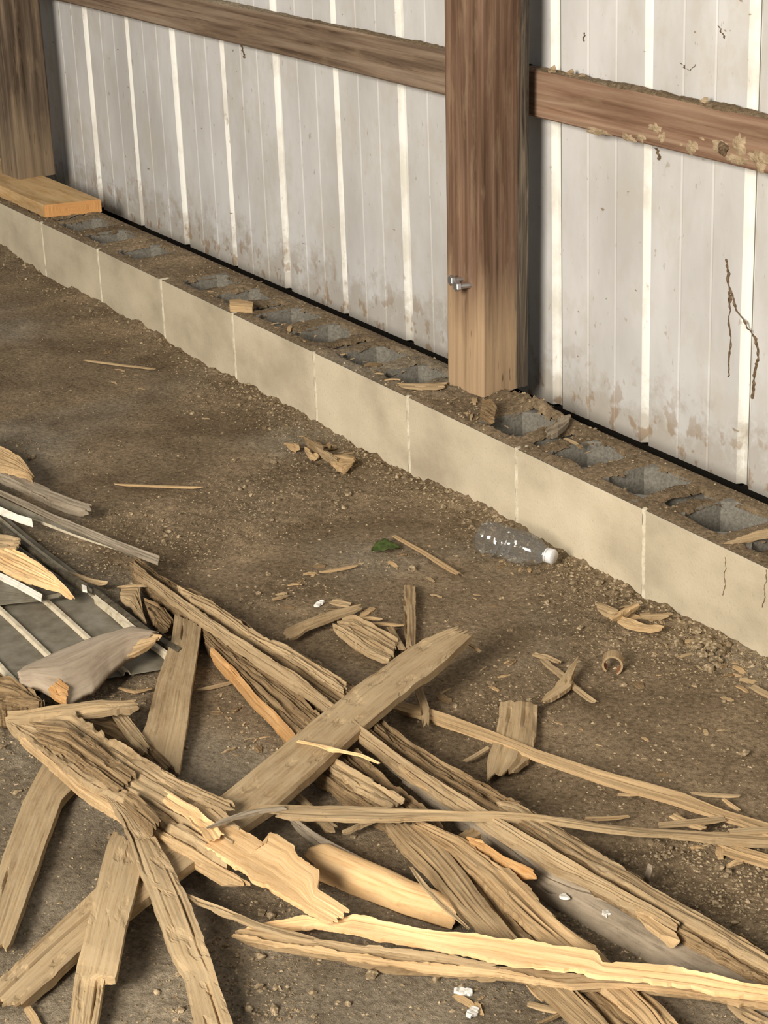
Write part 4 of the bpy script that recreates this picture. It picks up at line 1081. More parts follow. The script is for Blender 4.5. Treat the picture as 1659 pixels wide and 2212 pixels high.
for i, (pts, w, lb) in enumerate([
    ([(1000, 1646, 0.012), (1030, 1630, 0.013), (1058, 1612, 0.014)], 0.008, 'thin stick leaning to the squarish grooved scrap'),
    ([(1260, 1768, 0.016), (1310, 1766, 0.016), (1362, 1762, 0.014)], 0.006, 'thin straw lying just above the long greyish splinter'),
    ([(1330, 1716, 0.011), (1380, 1712, 0.012), (1420, 1709, 0.013)], 0.005, 'thin straw under the middle of the long tan lath'),
    ([(1488, 1712, 0.014), (1540, 1716, 0.013), (1604, 1719, 0.012)], 0.006, 'thin straw just past the long tan lath'),
    ([(1558, 1722, 0.012), (1578, 1736, 0.012), (1600, 1752, 0.012)], 0.005, 'short straw slanting off the straw past the tan lath'),
    ([(1448, 1757, 0.018), (1490, 1778, 0.020), (1524, 1790, 0.022)], 0.012, 'flat splinter between the tan lath and the long greyish splinter'),
    ([(1420, 1782, 0.020), (1500, 1774, 0.022), (1570, 1766, 0.020)], 0.014, 'slanting splinter joining the tan lath and the long greyish splinter'),
    ([(1540, 1812, 0.012), (1600, 1834, 0.012), (1680, 1858, 0.012)], 0.014, 'splinter below the far end of the long greyish splinter'),
    ([(1560, 1838, 0.010), (1610, 1852, 0.010), (1680, 1874, 0.010)], 0.012, 'lowest splinter below the far end of the long greyish splinter'),
    ([(1570, 1796, 0.030), (1620, 1792, 0.030), (1680, 1790, 0.028)], 0.012, 'flat splinter lying over the far end of the long greyish splinter'),
    ([(1586, 1770, 0.026), (1630, 1786, 0.026), (1680, 1806, 0.024)], 0.012, 'split end of the tan lath lying beside it'),
    ([(244, 1045, 0.008), (320, 1048, 0.009), (440, 1052, 0.008)], 0.005, 'long pale straw lying flat on open dirt'),
    ([(180, 777, 0.016), (250, 786, 0.016), (338, 797, 0.014)], 0.007, 'long dusty straw on the dirt near the block wall'),
    ([(850, 1155, 0.010), (910, 1188, 0.011), (992, 1240, 0.010)], 0.010, 'straight splinter lying between the green leaf and the bottle'),
    ([(688, 1236, 0.008), (730, 1228, 0.009), (776, 1220, 0.008)], 0.006, 'thin stick on the dirt beside the green leaf'),
    ([(585, 1296, 0.008), (604, 1290, 0.009), (626, 1284, 0.008)], 0.006, 'short straw near the small board with nail holes'),
    ([(768, 1336, 0.012), (800, 1334, 0.013), (828, 1338, 0.012)], 0.005, 'thin straw above the ribbed weathered board'),
    ([(788, 1346, 0.012), (830, 1346, 0.012), (878, 1350, 0.012)], 0.006, 'second thin straw above the ribbed weathered board'),
    ([(842, 1352, 0.016), (856, 1378, 0.016), (870, 1404, 0.016)], 0.012, 'short wedge of wood between the ribbed board and the split stick'),
    ([(1008, 1388, 0.05), (1024, 1396, 0.048), (1040, 1408, 0.044)], 0.005, 'tiny splinter hanging off the tip of the crosswise plank'),
    ([(330, 1486, 0.010), (290, 1492, 0.011), (252, 1484, 0.010)], 0.006, 'thin straw by the edge of the metal sheet'),
    ([(424, 1490, 0.008), (470, 1480, 0.008), (512, 1470, 0.008)], 0.005, 'thin straw on dirt below the brown split board'),
    ([(1132, 2118, 0.03), (1156, 2144, 0.015), (1176, 2164, 0.010)], 0.005, 'thin pale splinter hanging below the layered splinter'),
    ([(1228, 2130, 0.034), (1280, 2172, 0.02), (1330, 2225, 0.012)], 0.006, 'pale thin splinter slanting away below the layered splinter'),
    ([(1136, 2166, 0.008), (1200, 2180, 0.010), (1296, 2198, 0.010)], 0.009, 'greyish stick lying on dirt below the layered splinter'),
    ([(1160, 2212, 0.010), (1230, 2176, 0.016), (1290, 2144, 0.022)], 0.004, 'dark twig crossing the greyish stick'),
    ([(56, 2172, 0.008), (72, 2195, 0.008), (90, 2230, 0.008)], 0.010, 'small splinter at the low end of the crosswise plank'),
    ([(1620, 1480, 0.010), (1660, 1500, 0.010), (1690, 1515, 0.010)], 0.012, 'splinter on the dirt close to the foot of the block wall'),
]):
    stick('thin_splinter', pts, w, 0.004, M_ROT if 'dark twig' in lb else (M_TAN if i % 3 else M_DUSTY), label=lb, cat='splinter', rag=(0.006, 0.006), edge=0.0008, relief=0.0006, cracks=0, fib=0.0025)
# peg standing in the dirt beside the beam
pegb = onz(1393, 1908, 0.006)
plank('wooden_peg', [(1400, 1864), (1388, 1904)], [(1410, 1868), (1398, 1910)], [0.05, 0.008], [0.05, 0.008], 0.007, M_GREYW, label='small grey peg sticking up beside the rotten beam', cat='peg', rag=(0.002, 0), edge=0.0005, relief=0.0003, cracks=0)
# bottom boards coming out below the layered splinter
plank('split_board', [(1300, 2130), (1370, 2172), (1430, 2225)], [(1250, 2130), (1300, 2172), (1350, 2225)], 0.026, 0.026, 0.018, M_ROT, label='dark split board emerging below the layered splinter', cat='board', rag=(0.01, 0), edge=0.004, relief=0.004, cracks=5)
plank('split_board', [(1372, 2130), (1420, 2160), (1480, 2225)], [(1348, 2132), (1390, 2172), (1450, 2225)], 0.03, 0.03, 0.010, M_TAN, label='narrow tan board emerging below the layered splinter', cat='board', rag=(0.01, 0), edge=0.003)
plank('split_board', [(1590, 2160), (1640, 2190), (1690, 2215)], [(1560, 2166), (1620, 2200), (1670, 2230)], 0.02, 0.02, 0.010, M_DUSTY, label='dusty board corner under the end of the layered splinter', cat='board', rag=(0.01, 0), edge=0.002)

# curled shaving on the dirt
V, Q, MI = [], [], []
n = 18
for i in range(n + 1):
    a = math.radians(-60 + 290 * i / n)
    for k, (wv, rr_) in enumerate(((-0.012, 0.020), (0.012, 0.020), (0.012, 0.0165), (-0.012, 0.0165))):
        rad = rr_ - 0.004 * i / n
        V.append((wv, math.cos(a) * rad, math.sin(a) * rad + 0.018))
for i in range(n):
    for k in range(4):
        a = i * 4 + k; b_ = i * 4 + (k + 1) % 4
        Q.append((a, b_, b_ + 4, a + 4)); MI.append(1 if k == 2 else 0)
Q += [(0, 3, 2, 1), (n * 4, n * 4 + 1, n * 4 + 2, n * 4 + 3)]; MI += [0, 0]
G = [(x, y, z) for x, y, z in V]
me = np_mesh('curled_shaving', V, Q, G, [M_DUSTY, M_RUST], False, MI)
p = onz(1322, 1440, 0.006)
o = link('curled_shaving', me, None, (p[0], p[1], float(ground_z(p[0], p[1])) - 0.001)); o.rotation_euler = (0, 0, math.radians(-40))
tag(o, 'curled brown bark shaving with a rusty inside, alone on the dirt', 'bark')

# ------------------------------------------------------------------ bottle
bt = empty('plastic_bottle', (0, 0, 0), 'clear crumpled plastic water bottle with white cap lying against the block wall', 'bottle')
pb, pc = onz(1040, 1158, 0.034), onz(1196, 1203, 0.030)
ax = Vector(pc - pb); Lb = ax.length; axn = ax.normalized()
bt.location = (pb[0], pb[1], 0.0)
rotq = Vector((0, 0, 1)).rotation_difference(axn)
def lathe(name, prof_, mat, nseg=40, dent=0.0):
    V, Q = [], []
    for i, (t, r_) in enumerate(prof_):
        for k in range(nseg):
            a = 2 * math.pi * k / nseg
            rr2 = r_ * (1 + dent * float(fbm(np.array(t * 35), np.array(math.cos(a) * 1.6 + math.sin(a) * 0.7 + 3), 5, 2)))
            vv = rotq @ Vector((math.cos(a) * rr2, math.sin(a) * rr2, t))
            V.append(tuple(vv))
    for i in range(len(prof_) - 1):
        for k in range(nseg):
            k2 = (k + 1) % nseg
            Q.append((i * nseg + k, i * nseg + k2, (i + 1) * nseg + k2, (i + 1) * nseg + k))
    return np_mesh(name, V, Q, None, [mat], True)
R0 = 0.0325
pr = [(0.004, 0.004), (0.0, 0.018), (0.002, 0.027), (0.008, 0.0315), (0.014, R0)]
s = 0.016
while s < Lb * 0.62:
    pr += [(s, R0), (s + 0.005, R0), (s + 0.008, R0 - 0.0022), (s + 0.011, R0 - 0.0022), (s + 0.014, R0)]
    s += 0.0155
pr += [(Lb * 0.66, R0 - 0.001), (Lb * 0.76, 0.027), (Lb * 0.84, 0.019), (Lb * 0.89, 0.0135), (Lb * 0.91, 0.0125), (Lb * 0.925, 0.0145), (Lb * 0.93, 0.0125), (Lb * 0.95, 0.0122)]
link('bottle_body', lathe('bottle_body', pr, M_CLEAR, 40, 0.10), bt, (0, 0, pb[2]))
c0 = Lb * 0.93
cpv = [(c0, 0.0125), (c0, 0.0142), (c0 + 0.002, 0.0146), (c0 + 0.011, 0.0144), (c0 + 0.0128, 0.013), (c0 + 0.0132, 0.0005)]
o = link('bottle_cap', lathe('bottle_cap', cpv, M_CAP, 32), bt, (0, 0, pb[2])); o['label'] = 'round milky white screw cap'
# slack label-less neck ring
link('neck_ring', lathe('neck_ring', [(c0 - 0.004, 0.0125), (c0 - 0.004, 0.0143), (c0 - 0.001, 0.0143), (c0 - 0.001, 0.0125)], M_CAP, 32), bt, (0, 0, pb[2]))

# leaf
V, Q = [], []
nl, ml = 14, 6
for i in range(nl + 1):
    t = i / nl
    wv = 0.027 * math.sin(math.pi * t ** 0.85) ** 0.8 + 0.0004
    for j in range(ml + 1):
        s_ = j / ml * 2 - 1
        V.append(((t - 0.5) * 0.056, s_ * wv * (1 + 0.06 * math.sin(t * 30)), 0.008 + 0.005 * abs(s_) - 0.004 * math.cos(t * 6) + 0.0015 * math.sin(t * 20 + s_ * 3)))
for i in range(nl):
    for j in range(ml):
        a = i * (ml + 1) + j; Q.append((a, a + ml + 1, a + ml + 2, a + 1))
me = np_mesh('green_leaf', V, Q, None, [M_LEAF], True)
p = onz(833, 1187, 0.008)
o = link('green_leaf', me, None, (p[0], p[1], float(ground_z(p[0], p[1])) + 0.001)); o.rotation_euler = (0, 0, math.radians(65))
sm = o.modifiers.new('Solidify', 'SOLIDIFY'); sm.thickness = 0.0006
tag(o, 'single green leaf lying on the bare dirt', 'leaf')
lf = o

# ------------------------------------------------------------------ bolts in the post
def hexbolt(px, py, y_tip, aim, label, length=0.045):
    tip = Vector(ony(px, py, y_tip))
    d = Vector(aim).normalized()                 # from the post outwards
    e = empty('hex_bolt', tuple(tip - d * length), label, 'bolt', None)
    rq = Vector((0, 0, 1)).rotation_difference(d)
    def prism(name, r_, n, z0, z1, bev=0.0):
        V, Q = [], []
        for z, rs in ((z0, r_), (z1 - bev, r_), (z1, r_ - bev)):
            for k in range(n):
                a = 2 * math.pi * (k + 0.5) / n
                V.append(tuple(rq @ Vector((math.cos(a) * rs, math.sin(a) * rs, z))))
        for i in range(2):
            for k in range(n):
                k2 = (k + 1) % n; Q.append((i * n + k, i * n + k2, (i + 1) * n + k2, (i + 1) * n + k))
        me = np_mesh(name, V, Q, None, [M_ZINC])
        bm = bmesh.new(); bm.from_mesh(me); bm.verts.ensure_lookup_table()
        bm.faces.new([bm.verts[k] for k in reversed(range(n))]); bm.faces.new([bm.verts[2 * n + k] for k in range(n)])
        bm.to_mesh(me); bm.free()
        link(name, me, e)
    prism('shank', 0.0058, 16, -0.02, length - 0.006)
    prism('hex_head', 0.0115, 6, length - 0.009, length, 0.0015)
    return e
hexbolt(983, 619, 0.085, (-0.15, -1, 0.05), 'zinc hex bolt sticking out of the brown post, lower of the pair')
hexbolt(971, 606, 0.090, (-0.15, -1, 0.05), 'zinc hex bolt sticking out of the brown post, upper of the pair')

# ------------------------------------------------------------------ mud on girt and siding
def lump_mesh(name, wdt, hgt, thk, seed, mat, n=16, rings=4):
    """flattened clod stuck on a surface facing -y; x/z outline ragged"""
    V, Q = [], []
    r = np.random.default_rng(seed)
    rad = 0.75 + 0.5 * (fbm(np.cos(np.linspace(0, 2 * np.pi, n, endpoint=False)) * 1.7 + 9, np.sin(np.linspace(0, 2 * np.pi, n, endpoint=False)) * 1.7, seed, 3) + 0.25 * (r.random(n) - 0.5))
    for i in range(rings + 1):
        f = 1 - i / (rings + 0.6)
        for k in range(n):
            a = 2 * math.pi * k / n
            V.append((math.cos(a) * rad[k] * wdt / 2 * f, 0.002 - thk * (1 - f ** 2) * (0.8 + 0.5 * r.random()) * (i > 0), math.sin(a) * rad[k] * hgt / 2 * f))
    for i in range(rings):
        for k in range(n):
            k2 = (k + 1) % n; Q.append((i * n + k, i * n + k2, (i + 1) * n + k2, (i + 1) * n + k))
    me = np_mesh(name, V, Q, None, [mat])
    bm = bmesh.new(); bm.from_mesh(me); bm.verts.ensure_lookup_table()
    bm.faces.new([bm.verts[rings * n + k] for k in range(n)])
    bmesh.ops.recalc_face_normals(bm, faces=bm.faces[:]); bm.to_mesh(me); bm.free()
    return me
YG = 0.2815
for i, (px, py, w_, h_, t_) in enumerate([(1290, 284, 50, 16, .006), (1355, 296, 36, 22, .006), (1385, 298, 26, 18, .005), (1415, 278, 34, 26, .006), (1428, 298, 22, 26, .006), (1495, 318, 34, 30, .007),
                                          (1556, 318, 34, 30, .008), (1597, 312, 26, 46, .009), (1640, 345, 50, 46, .009), (1590, 345, 60, 22, .007), (1470, 312, 10, 10, .004), (1515, 300, 12, 8, .004),
                                          (1690, 350, 60, 50, .008)]):
    p = ony(px, py, YG)
    sc = 4394 / np.linalg.norm(p - CAM)
    o = link('mud_patch', lump_mesh('mud_patch', w_ / sc / 0.5, h_ / sc * 1.35, t_ * 0.6, 300 + i, M_MUD, 26), None, p)
    tag(o, 'dried tan mud patch stuck to the lower edge of the reddish girt', 'mud', 'mud patches on the reddish girt')
for i, (px, py, s_) in enumerate([(1188, 152, 16), (1226, 152, 14), (1252, 162, 10), (1515, 212, 16)]):
    p = ony(px, py + 6, 0.288)
    sc = 4394 / np.linalg.norm(p - CAM)
    me = lump_mesh('mud_clod', s_ / sc * 1.3, s_ / sc * 1.3, 0.014, 340 + i, M_MUD)
    o = link('mud_clod', me, None, (p[0], 0.298, max(p[2], GZ0 + GH + 0.006)))
    tag(o, 'dried mud clod sitting on top of the reddish girt', 'mud', 'mud clods on top of the reddish girt')
# wasp mud hole
p = ony(1566, 320, YG); sc = 4394 / np.linalg.norm(p - CAM)
tag(link('mud_nest', lump_mesh('mud_nest', 0.030, 0.036, 0.012, 371, M_TUBE), None, (p[0], p[1] - 0.004, p[2])), 'dark brown mud nest between pale mud patches on the reddish girt', 'mud')

def tube_on_wall(name, pts, rad, label, cat, y=DY - 0.001):
    P3 = [ony(x, yy, y) for x, yy in pts]
    C, L = resample(P3, max(6, int(len(pts) * 7)))
    n = len(C); r = np.random.default_rng(len(pts) * 7 + int(pts[0][0]))
    C[:, 0] += 0.004 * fbm(np.arange(n) * 0.5, np.zeros(n), 5, 2); C[:, 2] += 0.003 * fbm(np.arange(n) * 0.5, np.zeros(n) + 4, 6, 2)
    V, Q = [], []
    for i in range(n):
        rr_ = rad * (0.55 + 0.9 * r.random())
        for k in range(5):
            a = math.pi * k / 4
            V.append((C[i][0] + math.cos(a) * rr_, C[i][1] - math.sin(a) * rr_ * 0.8, C[i][2]))
    for i in range(n - 1):
        for k in range(4):
            Q.append((i * 5 + k, i * 5 + k + 1, (i + 1) * 5 + k + 1, (i + 1) * 5 + k))
    V = np.array(V); org = V.mean(0)
    return tag(link(name, np_mesh(name, V - org, Q, None, [M_TUBE]), None, org), label, cat)
tube_on_wall('mud_tube', [(1571, 560), (1574, 600), (1577, 625), (1592, 668), (1612, 700), (1634, 735), (1640, 760), (1632, 800), (1625, 860)], 0.0030, 'long branching brown mud tube running down the siding', 'mud')
tube_on_wall('mud_tube', [(1577, 630), (1576, 690), (1578, 750), (1573, 815)], 0.0022, 'short brown mud tube branch hanging below the fork on the siding', 'mud')
p = ony(1578, 645, DY); tag(link('mud_nest', lump_mesh('mud_nest', 0.020, 0.030, 0.007, 377, M_TUBE), None, p), 'brown mud lump at the fork of the mud tubes on the siding', 'mud')
tube_on_wall('mud_smear', [(1470, 136), (1478, 144), (1490, 152), (1502, 140)], 0.0016, 'thin dark insect smear on the siding above the reddish girt', 'mud')
tube_on_wall('mud_smear', [(1264, 70), (1261, 88)], 0.0018, 'small brown cocoon stuck on the siding above the reddish girt', 'mud')
tube_on_wall('mud_smear', [(1553, 56), (1560, 70), (1566, 82)], 0.0018, 'small brown cocoon under a white scratch on the siding', 'mud')
tube_on_wall('mud_smear', [(1418, 320), (1423, 330), (1425, 344)], 0.004, 'dark dangling nest scrap just below the reddish girt', 'mud')
tube_on_wall('mud_smear', [(522, 96), (526, 112), (529, 124)], 0.004, 'tan cocoon on the siding just below the grey-brown girt', 'mud')

# wood fragments and chips on the block tops
TOPZ = HB + 0.006
plank('dry_splinter', [(852, 826), (905, 828), (968, 826)], [(856, 836), (905, 838), (965, 838)], TOPZ + 0.006, TOPZ + 0.005, 0.005, M_DUSTY, label='pale dry splinter on the block wall at the foot of the brown post', cat='splinter', rag=(0.02, 0.01), minz=HB - 0.004)
plank('rotten_bark', [(1176, 928), (1205, 908), (1238, 897)], [(1178, 944), (1205, 932), (1230, 912)], TOPZ + 0.016, TOPZ + 0.010, 0.010, M_GREYW, label='grey ragged bark scrap lying across a block core by the brown post', cat='bark', rag=(0.01, 0.02), edge=0.004, relief=0.004, minz=HB - 0.004)
plank('rotten_bark', [(1040, 868), (1060, 864), (1074, 880)], [(1036, 890), (1056, 902), (1070, 906)], TOPZ + 0.020, TOPZ + 0.008, 0.014, M_ROT, label='reddish bark block wedged under the corner of the brown post', cat='bark', rag=(0.004, 0.006), edge=0.003, relief=0.003, minz=HB - 0.004)
plank('small_chunk', [(495, 648), (520, 646), (548, 652)], [(495, 660), (520, 662), (546, 663)], TOPZ + 0.014, TOPZ + 0.012, 0.016, M_TAN, label='small tan chunk of wood beside a block core', cat='wood chunk', rag=(0.003, 0.003), edge=0.002, minz=HB - 0.004)
plank('broken_mortar', [(1628, 1150), (1680, 1138), (1720, 1130)], [(1560, 1172), (1640, 1160), (1720, 1150)], TOPZ + 0.004, TOPZ + 0.004, 0.006, M_DUSTY, label='flat pale stick lying on the dirt of the block wall', cat='splinter', rag=(0.01, 0.01), minz=HB - 0.004)

# flat wood fragments heaped against the foot of the block wall
for A_, B_, z_, mt_, lb in [
    ([(652, 938), (680, 950), (705, 966)], [(656, 948), (680, 962), (700, 974)], 0.030, M_BROWN, 'ragged brown fragment topmost in the heap at the foot of the block wall'),
    ([(678, 962), (710, 978), (735, 990)], [(684, 970), (712, 990), (730, 1002)], 0.026, M_DUSTY, 'tan ragged fragment in the middle of the heap at the foot of the block wall'),
    ([(706, 984), (735, 982), (770, 992)], [(714, 1004), (742, 1010), (768, 1002)], 0.022, M_TAN, 'broad pinkish fragment lowest in the heap at the foot of the block wall'),
    ([(612, 955), (640, 958), (650, 962)], [(618, 961), (638, 966), (648, 968)], 0.020, M_TAN, 'short tan fragment beside the heap at the foot of the block wall'),
    ([(655, 966), (675, 976), (695, 980)], [(655, 972), (672, 982), (692, 985)], 0.018, M_TAN, 'thin fragment under the heap at the foot of the block wall')]:
    plank('wood_fragment', A_, B_, z_, z_ - 0.003, 0.012, mt_, label=lb, cat='wood chip', rag=(0.012, 0.015), edge=0.005, relief=0.003, cracks=3)
for A_, B_, z_, mt_, lb in [
    ([(1282, 1302), (1310, 1306), (1338, 1318)], [(1288, 1314), (1312, 1326), (1334, 1330)], 0.020, M_DUSTY, 'flat leaf-shaped fragment below a light mortar joint of the block wall'),
    ([(1312, 1336), (1345, 1316), (1378, 1300)], [(1318, 1340), (1350, 1322), (1384, 1306)], 0.026, M_TAN, 'straight lath lying askew on fragments below a light mortar joint'),
    ([(1330, 1330), (1390, 1344), (1435, 1354)], [(1328, 1338), (1386, 1354), (1432, 1360)], 0.018, M_TAN, 'long flat fragment beneath the askew lath near the block wall'),
    ([(1380, 1326), (1420, 1322), (1456, 1326)], [(1384, 1334), (1420, 1332), (1452, 1330)], 0.016, M_DUSTY, 'small pointed fragment touching the foot of the block wall')]:
    plank('wood_fragment', A_, B_, z_, z_ - 0.002, 0.008, mt_, label=lb, cat='wood chip', rag=(0.008, 0.010), edge=0.002, relief=0.0015, cracks=2)
# hairline cracks on the block face, thin dark grooves filled with dirt
for pts in ([(1569, 1205), (1566, 1250), (1563, 1285)], [(1658, 1232), (1652, 1280), (1648, 1312)]):
    tube_on_wall('dirt_streak', pts, 0.0009, 'thin dark vertical streak on the face of a concrete block', 'streak', 0.0)['group'] = 'streaks on the block face'

# ------------------------------------------------------------------ chips and clods, each its own thing
def chip_mesh(seed, L, Wd, th):
    r = np.random.default_rng(seed)
    n = 7
    top, bot = [], []
    for i in range(n + 1):
        t = i / n
        wv = Wd / 2 * (0.35 + 0.65 * math.sin(math.pi * (0.12 + 0.76 * t)))
        l = -wv * (0.7 + 0.6 * r.random()); h_ = wv * (0.7 + 0.6 * r.random())
        z = th * (0.8 + 0.5 * r.random()) + 0.05 * L * math.sin(t * 3)
        top.append(((t - 0.5) * L, l, z)); top.append(((t - 0.5) * L + 0.04 * L * (r.random() - 0.5), h_, z + 0.3 * th * (r.random() - 0.5)))
    V = np.array(top); Bt = V.copy(); Bt[:, 2] -= th
    VV = np.vstack([V, Bt]); m_ = len(V)
    Q = []
    for i in range(n):
        a = 2 * i
        Q += [(a, a + 2, a + 3, a + 1), (a + m_ + 1, a + m_ + 3, a + m_ + 2, a + m_), (a, a + m_, a + m_ + 2, a + 2), (a + 1, a + 3, a + m_ + 3, a + m_ + 1)]
    Q += [(0, 1, m_ + 1, m_), (2 * n, 2 * n + m_, 2 * n + m_ + 1, 2 * n + 1)]
    G = VV + np.array([seed * 1.3, 0, seed])
    return np_mesh('wood_chip', VV, Q, G, [])
chips = []
for i in range(14):
    mats = [M_DUSTY, M_TAN, M_DUSTY, M_ROT][i % 4]
    L = [0.022, 0.03, 0.016, 0.04, 0.026, 0.05, 0.012][i % 7]
    me = chip_mesh(500 + i, L, L * (0.16 + 0.09 * (i % 4)), 0.0016 + 0.0008 * (i % 3)); me.materials.append(mats); chips.append(me)
rc = random.Random(77)
def put_chip(px, py, grp, lab, me=None, ang=None, onblock=False):
    p = onz(px, py, HB + 0.005 if onblock else 0.005)
    if onblock and not (0.008 < p[1] < BW - 0.008): return
    if not onblock and p[1] > -0.004: return
    z = HB + 0.0045 if onblock else float(ground_z(p[0], p[1]))
    o = link('wood_chip', me or rc.choice(chips), None, (p[0], p[1], z - 0.001))
    o.rotation_euler = (rc.uniform(-0.25, 0.25), rc.uniform(-0.15, 0.15), ang if ang is not None else rc.uniform(0, 6.28))
    s_ = rc.uniform(0.4, 1.0) if 'flake' in grp or 'chip on' in lab else rc.uniform(0.6, 1.15); o.scale = (s_, s_, s_)
    tag(o, lab, 'wood chip', grp)
def scatter(cx, cy, rx, ry, n, grp, lab, onblock=False, slope=0.0):
    for _ in range(n):
        a = rc.uniform(0, 6.28); r_ = math.sqrt(rc.random())
        x = cx + math.cos(a) * r_ * rx
        put_chip(x, cy + math.sin(a) * r_ * ry + slope * (x - cx), grp, lab, None, None, onblock)
scatter(700, 970, 75, 18, 26, 'wood chips heaped at the foot of the block wall', 'tan wood chip in the heap at the foot of the block wall', slope=0.45)
scatter(1365, 1325, 70, 16, 16, 'wood chips by the wall joint', 'tan wood chip on the dirt below a light mortar joint', slope=0.25)
scatter(1100, 1215, 60, 20, 10, 'wood chips under the bottle', 'wood chip on the dirt just below the clear bottle', slope=0.25)
scatter(700, 1330, 110, 35, 14, 'wood chips above the rotten beam', 'wood chip on the dirt around the small board with nail holes')
scatter(1000, 1450, 160, 60, 10, 'wood chips right of the plank tip', 'wood chip on bare dirt past the tip of the crosswise plank')
scatter(560, 1600, 70, 70, 12, 'wood chips between plank and beam', 'wood chip on the dirt between the short flat board and the crosswise plank')
scatter(1550, 1830, 90, 40, 12, 'wood chips by the far splinters', 'wood chip among the splinters at the end of the long greyish splinter')
scatter(1500, 1480, 150, 110, 16, 'wood chips near the block wall', 'wood chip on the gravelly dirt by the curled shaving')
scatter(1040, 2160, 50, 30, 5, 'pale flakes below the layered splinter', 'pale flake on the dirt below the layered splinter')
scatter(1020, 880, 90, 25, 14, 'chips on the block wall', 'wood chip on the block wall around the foot of the brown post', True, 0.42)
scatter(1250, 960, 80, 20, 8, 'chips on the block wall', 'wood chip on the block wall around the foot of the brown post', True, 0.42)
scatter(820, 1300, 250, 60, 14, 'wood flakes on the open dirt', 'small wood flake on the open dirt between the leaf and the rotten beam')
scatter(1400, 1600, 240, 80, 11, 'wood flakes beyond the tan lath', 'small wood flake on the dirt between the tan lath and the block wall')
scatter(460, 1480, 60, 90, 12, 'wood flakes by the orange-edged board', 'small wood flake on the dirt between the short flat board and the orange-edged board')
scatter(760, 1220, 300, 60, 16, 'wood flakes round the leaf', 'small wood flake lying on the dirt around the green leaf')
scatter(1550, 1420, 90, 50, 14, 'wood chips in the wall rubble', 'wood chip in the rubble heaped against the block wall', slope=0.5)
scatter(420, 850, 260, 60, 14, 'wood flakes by the far block wall', 'small wood flake on the dirt beside the long dusty straw', slope=0.4)
scatter(640, 720, 330, 14, 22, 'chips on the far blocks', 'small chip in the dirt on the block wall between the two posts', True, 0.47)
for px, py in ((1000, 2140), (1020, 2188), (690, 1302)):
    p = onz(px, py, 0.006)
    me = chips[2].copy(); me.materials.clear(); me.materials.append(M_CHALK)
    o = link('white_flake', me, None, (p[0], p[1], float(ground_z(p[0], p[1])) + 0.001)); o.scale = (1.5, 2.2, 1.2); o.rotation_euler = (0.1, 0.1, px)
    tag(o, 'white chalky flake lying on the dirt', 'flake', 'white flakes on the dirt')

def ico():
    bm = bmesh.new(); bmesh.ops.create_icosphere(bm, subdivisions=1, radius=1)
    V = np.array([vv.co[:] for vv in bm.verts]); Fc = np.array([[vv.index for vv in f.verts] for f in bm.faces]); bm.free()
    return V, Fc
IV, IF = ico()
OV = np.array([(1, 0, 0), (-1, 0, 0), (0, 1, 0), (0, -1, 0), (0, 0, 1), (0, 0, -1)], float)
OF = np.array([(0, 2, 4), (2, 1, 4), (1, 3, 4), (3, 0, 4), (2, 0, 5), (1, 2, 5), (3, 1, 5), (0, 3, 5)])
clods = []
for i in range(8):
    r = np.random.default_rng(700 + i)
    V = IV * (0.7 + 0.6 * r.random((len(IV), 1))) * np.array([1, 0.8, 0.62]) + np.array([0, 0, 0.35])
    clods.append(np_mesh('dirt_clod', V, IF, None, [M_CLOD]))
def in_view(n, x0, x1, y0, y1):
    return [(rc.uniform(x0, x1), rc.uniform(y0, y1)) for _ in range(n)]
for _ in range(34):
    px, py = rc.gauss(1530, 26), 0
    py = 1400 + 0.42 * (px - 1530) + rc.gauss(8, 16)
    p = onz(px, py, 0.0)
    if p[1] > -0.014: continue
    o = link('rubble_lump', rc.choice(clods), None, (p[0], p[1], float(ground_z(p[0], p[1])) + 0.001))
    s_ = rc.uniform(0.006, 0.012); o.scale = (s_, s_, s_); o.rotation_euler = (rc.uniform(-.4, .4), 0, rc.uniform(0, 6.28))
    tag(o, 'pale lump in the small rubble heap against the block wall', 'clod', 'rubble heap against the block wall')
cl = 0
for (px, py) in in_view(1500, 0, 1659, 620, 2200):
    p = onz(px, py, 0.0)
    if p[1] > -0.012: continue
    dens = float(np.clip(fbm(p[0] * 3 + 4, p[1] * 3, 21, 2) * 1.5 + 0.35, 0.05, 1)) + (0.5 if p[1] > -0.12 else 0)
    if rc.random() > dens: continue
    o = link('dirt_clod', rc.choice(clods), None, (p[0], p[1], float(ground_z(p[0], p[1])) - 0.001))
    s_ = rc.uniform(0.0035, 0.0085) * (1.5 if rc.random() < 0.12 else 1)
    o.scale = (s_, s_, s_); o.rotation_euler = (0, 0, rc.uniform(0, 6.28))
    if p[1] > -0.13: lab, grp = 'small dirt clod in the loose soil along the foot of the block wall', 'clods along the block wall'
    elif (px < 330 and py > 1540) or (py > 2010): lab, grp = 'small dirt clod on the grey dirt between the flat boards', 'clods between the flat boards'
    elif py > 1290 and (px < 860 or py > 1560): lab, grp = 'small dirt clod among the beams and splinters', 'clods among the beams'
    else: lab, grp = 'small dirt clod on the open dirt away from the wall and wood', 'clods on the open dirt'
    tag(o, lab, 'clod', grp)
    cl += 1
    if cl >= 290: break

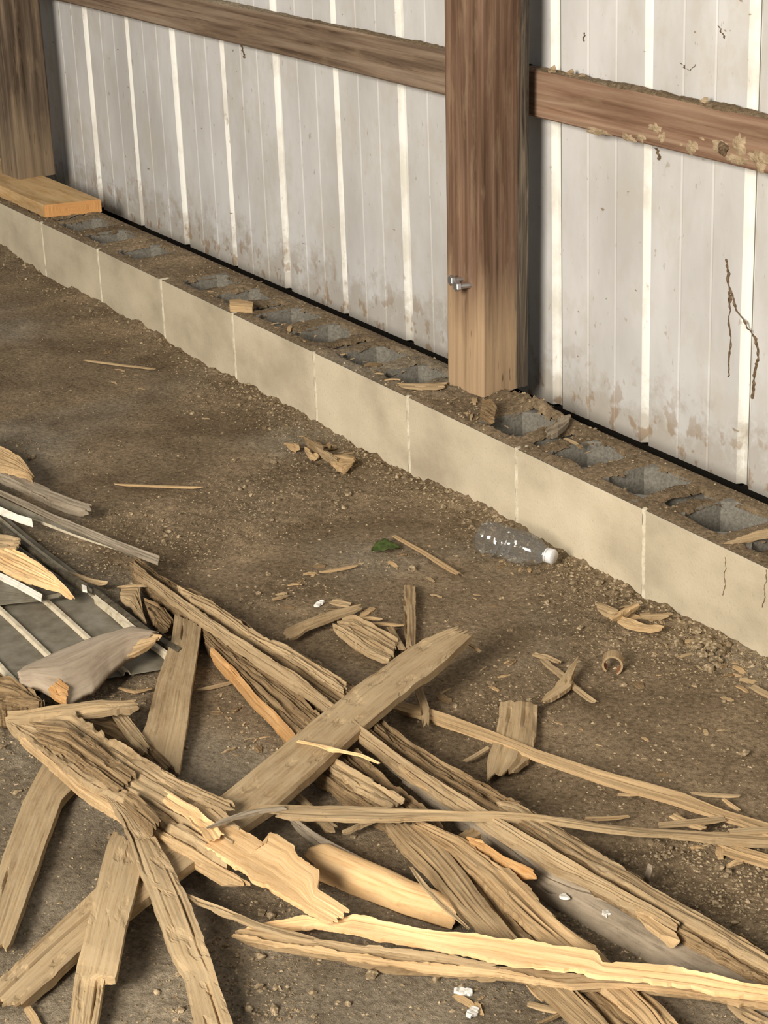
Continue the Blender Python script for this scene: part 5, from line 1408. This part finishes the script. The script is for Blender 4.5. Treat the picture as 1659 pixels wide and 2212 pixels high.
def crumbs(name, pos, sizes, mat, parent=None, label=None, cat=None):
    IV, IF = OV, OF
    n = len(pos); r = np.random.default_rng(5)
    V = IV[None] * (0.65 + 0.7 * r.random((n, len(IV), 1)))
    V = V * np.array([1, 0.8, 0.6])
    a = r.random(n) * 6.28; ca, sa = np.cos(a)[:, None], np.sin(a)[:, None]
    X = V[..., 0] * ca - V[..., 1] * sa; Y = V[..., 0] * sa + V[..., 1] * ca
    V = np.stack([X, Y, V[..., 2]], -1) * sizes[:, None, None] + pos[:, None, :]
    Fq = (IF[None] + (np.arange(n) * len(IV))[:, None, None]).reshape(-1, 3)
    return tag(link(name, np_mesh(name, V.reshape(-1, 3), Fq, None, [mat]), parent), label, cat, None, 'stuff')
NC = 150000
px = RNG.uniform(-20, 1680, NC); py = RNG.uniform(560, 2215, NC)
d = rgt[None] * ((px - W / 2) / F)[:, None] + upv[None] * (-(py - H / 2) / F)[:, None] + fwd[None]
pos = CAM + d * (-CAM[2] / d[:, 2])[:, None]
dens = np.clip(fbm(pos[:, 0] * 3 + 4, pos[:, 1] * 3, 21, 2) * 1.8 + 0.42, 0.16, 1) ** 1.2 + 0.9 * np.clip(1 + pos[:, 1] / 0.16, 0, 1)
ok = (pos[:, 1] < -0.003) & (RNG.random(len(pos)) < dens * 0.75)
pos = pos[ok]
pos[:, 2] = ground_z(pos[:, 0], pos[:, 1])
sz = 0.0010 + 0.0028 * RNG.random(len(pos)) ** 2.2 + 0.0022 * (RNG.random(len(pos)) < 0.08)
sz = sz * (1 + 1.4 * np.clip(1 + pos[:, 1] / 0.09, 0, 1) * RNG.random(len(pos)))
crumbs('dirt_crumbs', pos, sz, M_CLOD, FLOOR)
n = 5200
pos = np.stack([RNG.uniform(-0.7, 3.3, n), RNG.uniform(0.004, BW - 0.004, n), np.zeros(n)], 1)
ii = np.clip(np.searchsorted(dx, pos[:, 0]), 0, len(dx) - 1); jj = np.clip((pos[:, 1] / BW * 49).astype(int), 0, 49)
ok = sd[ii, jj] > 0.0
pos[:, 2] = TZ[ii, jj]
pos = pos[ok]
dn = np.clip(fbm(pos[:, 0] * 6, pos[:, 1] * 9, 59, 2) + 0.5 + 1.2 * np.exp(-((pos[:, 0] - 2.2) / 0.25) ** 2), 0.1, 1)
pos = pos[RNG.random(len(pos)) < dn]
crumbs('dirt_crumbs', pos, 0.0012 + 0.0045 * RNG.random(len(pos)) ** 4, M_CLOD, base)
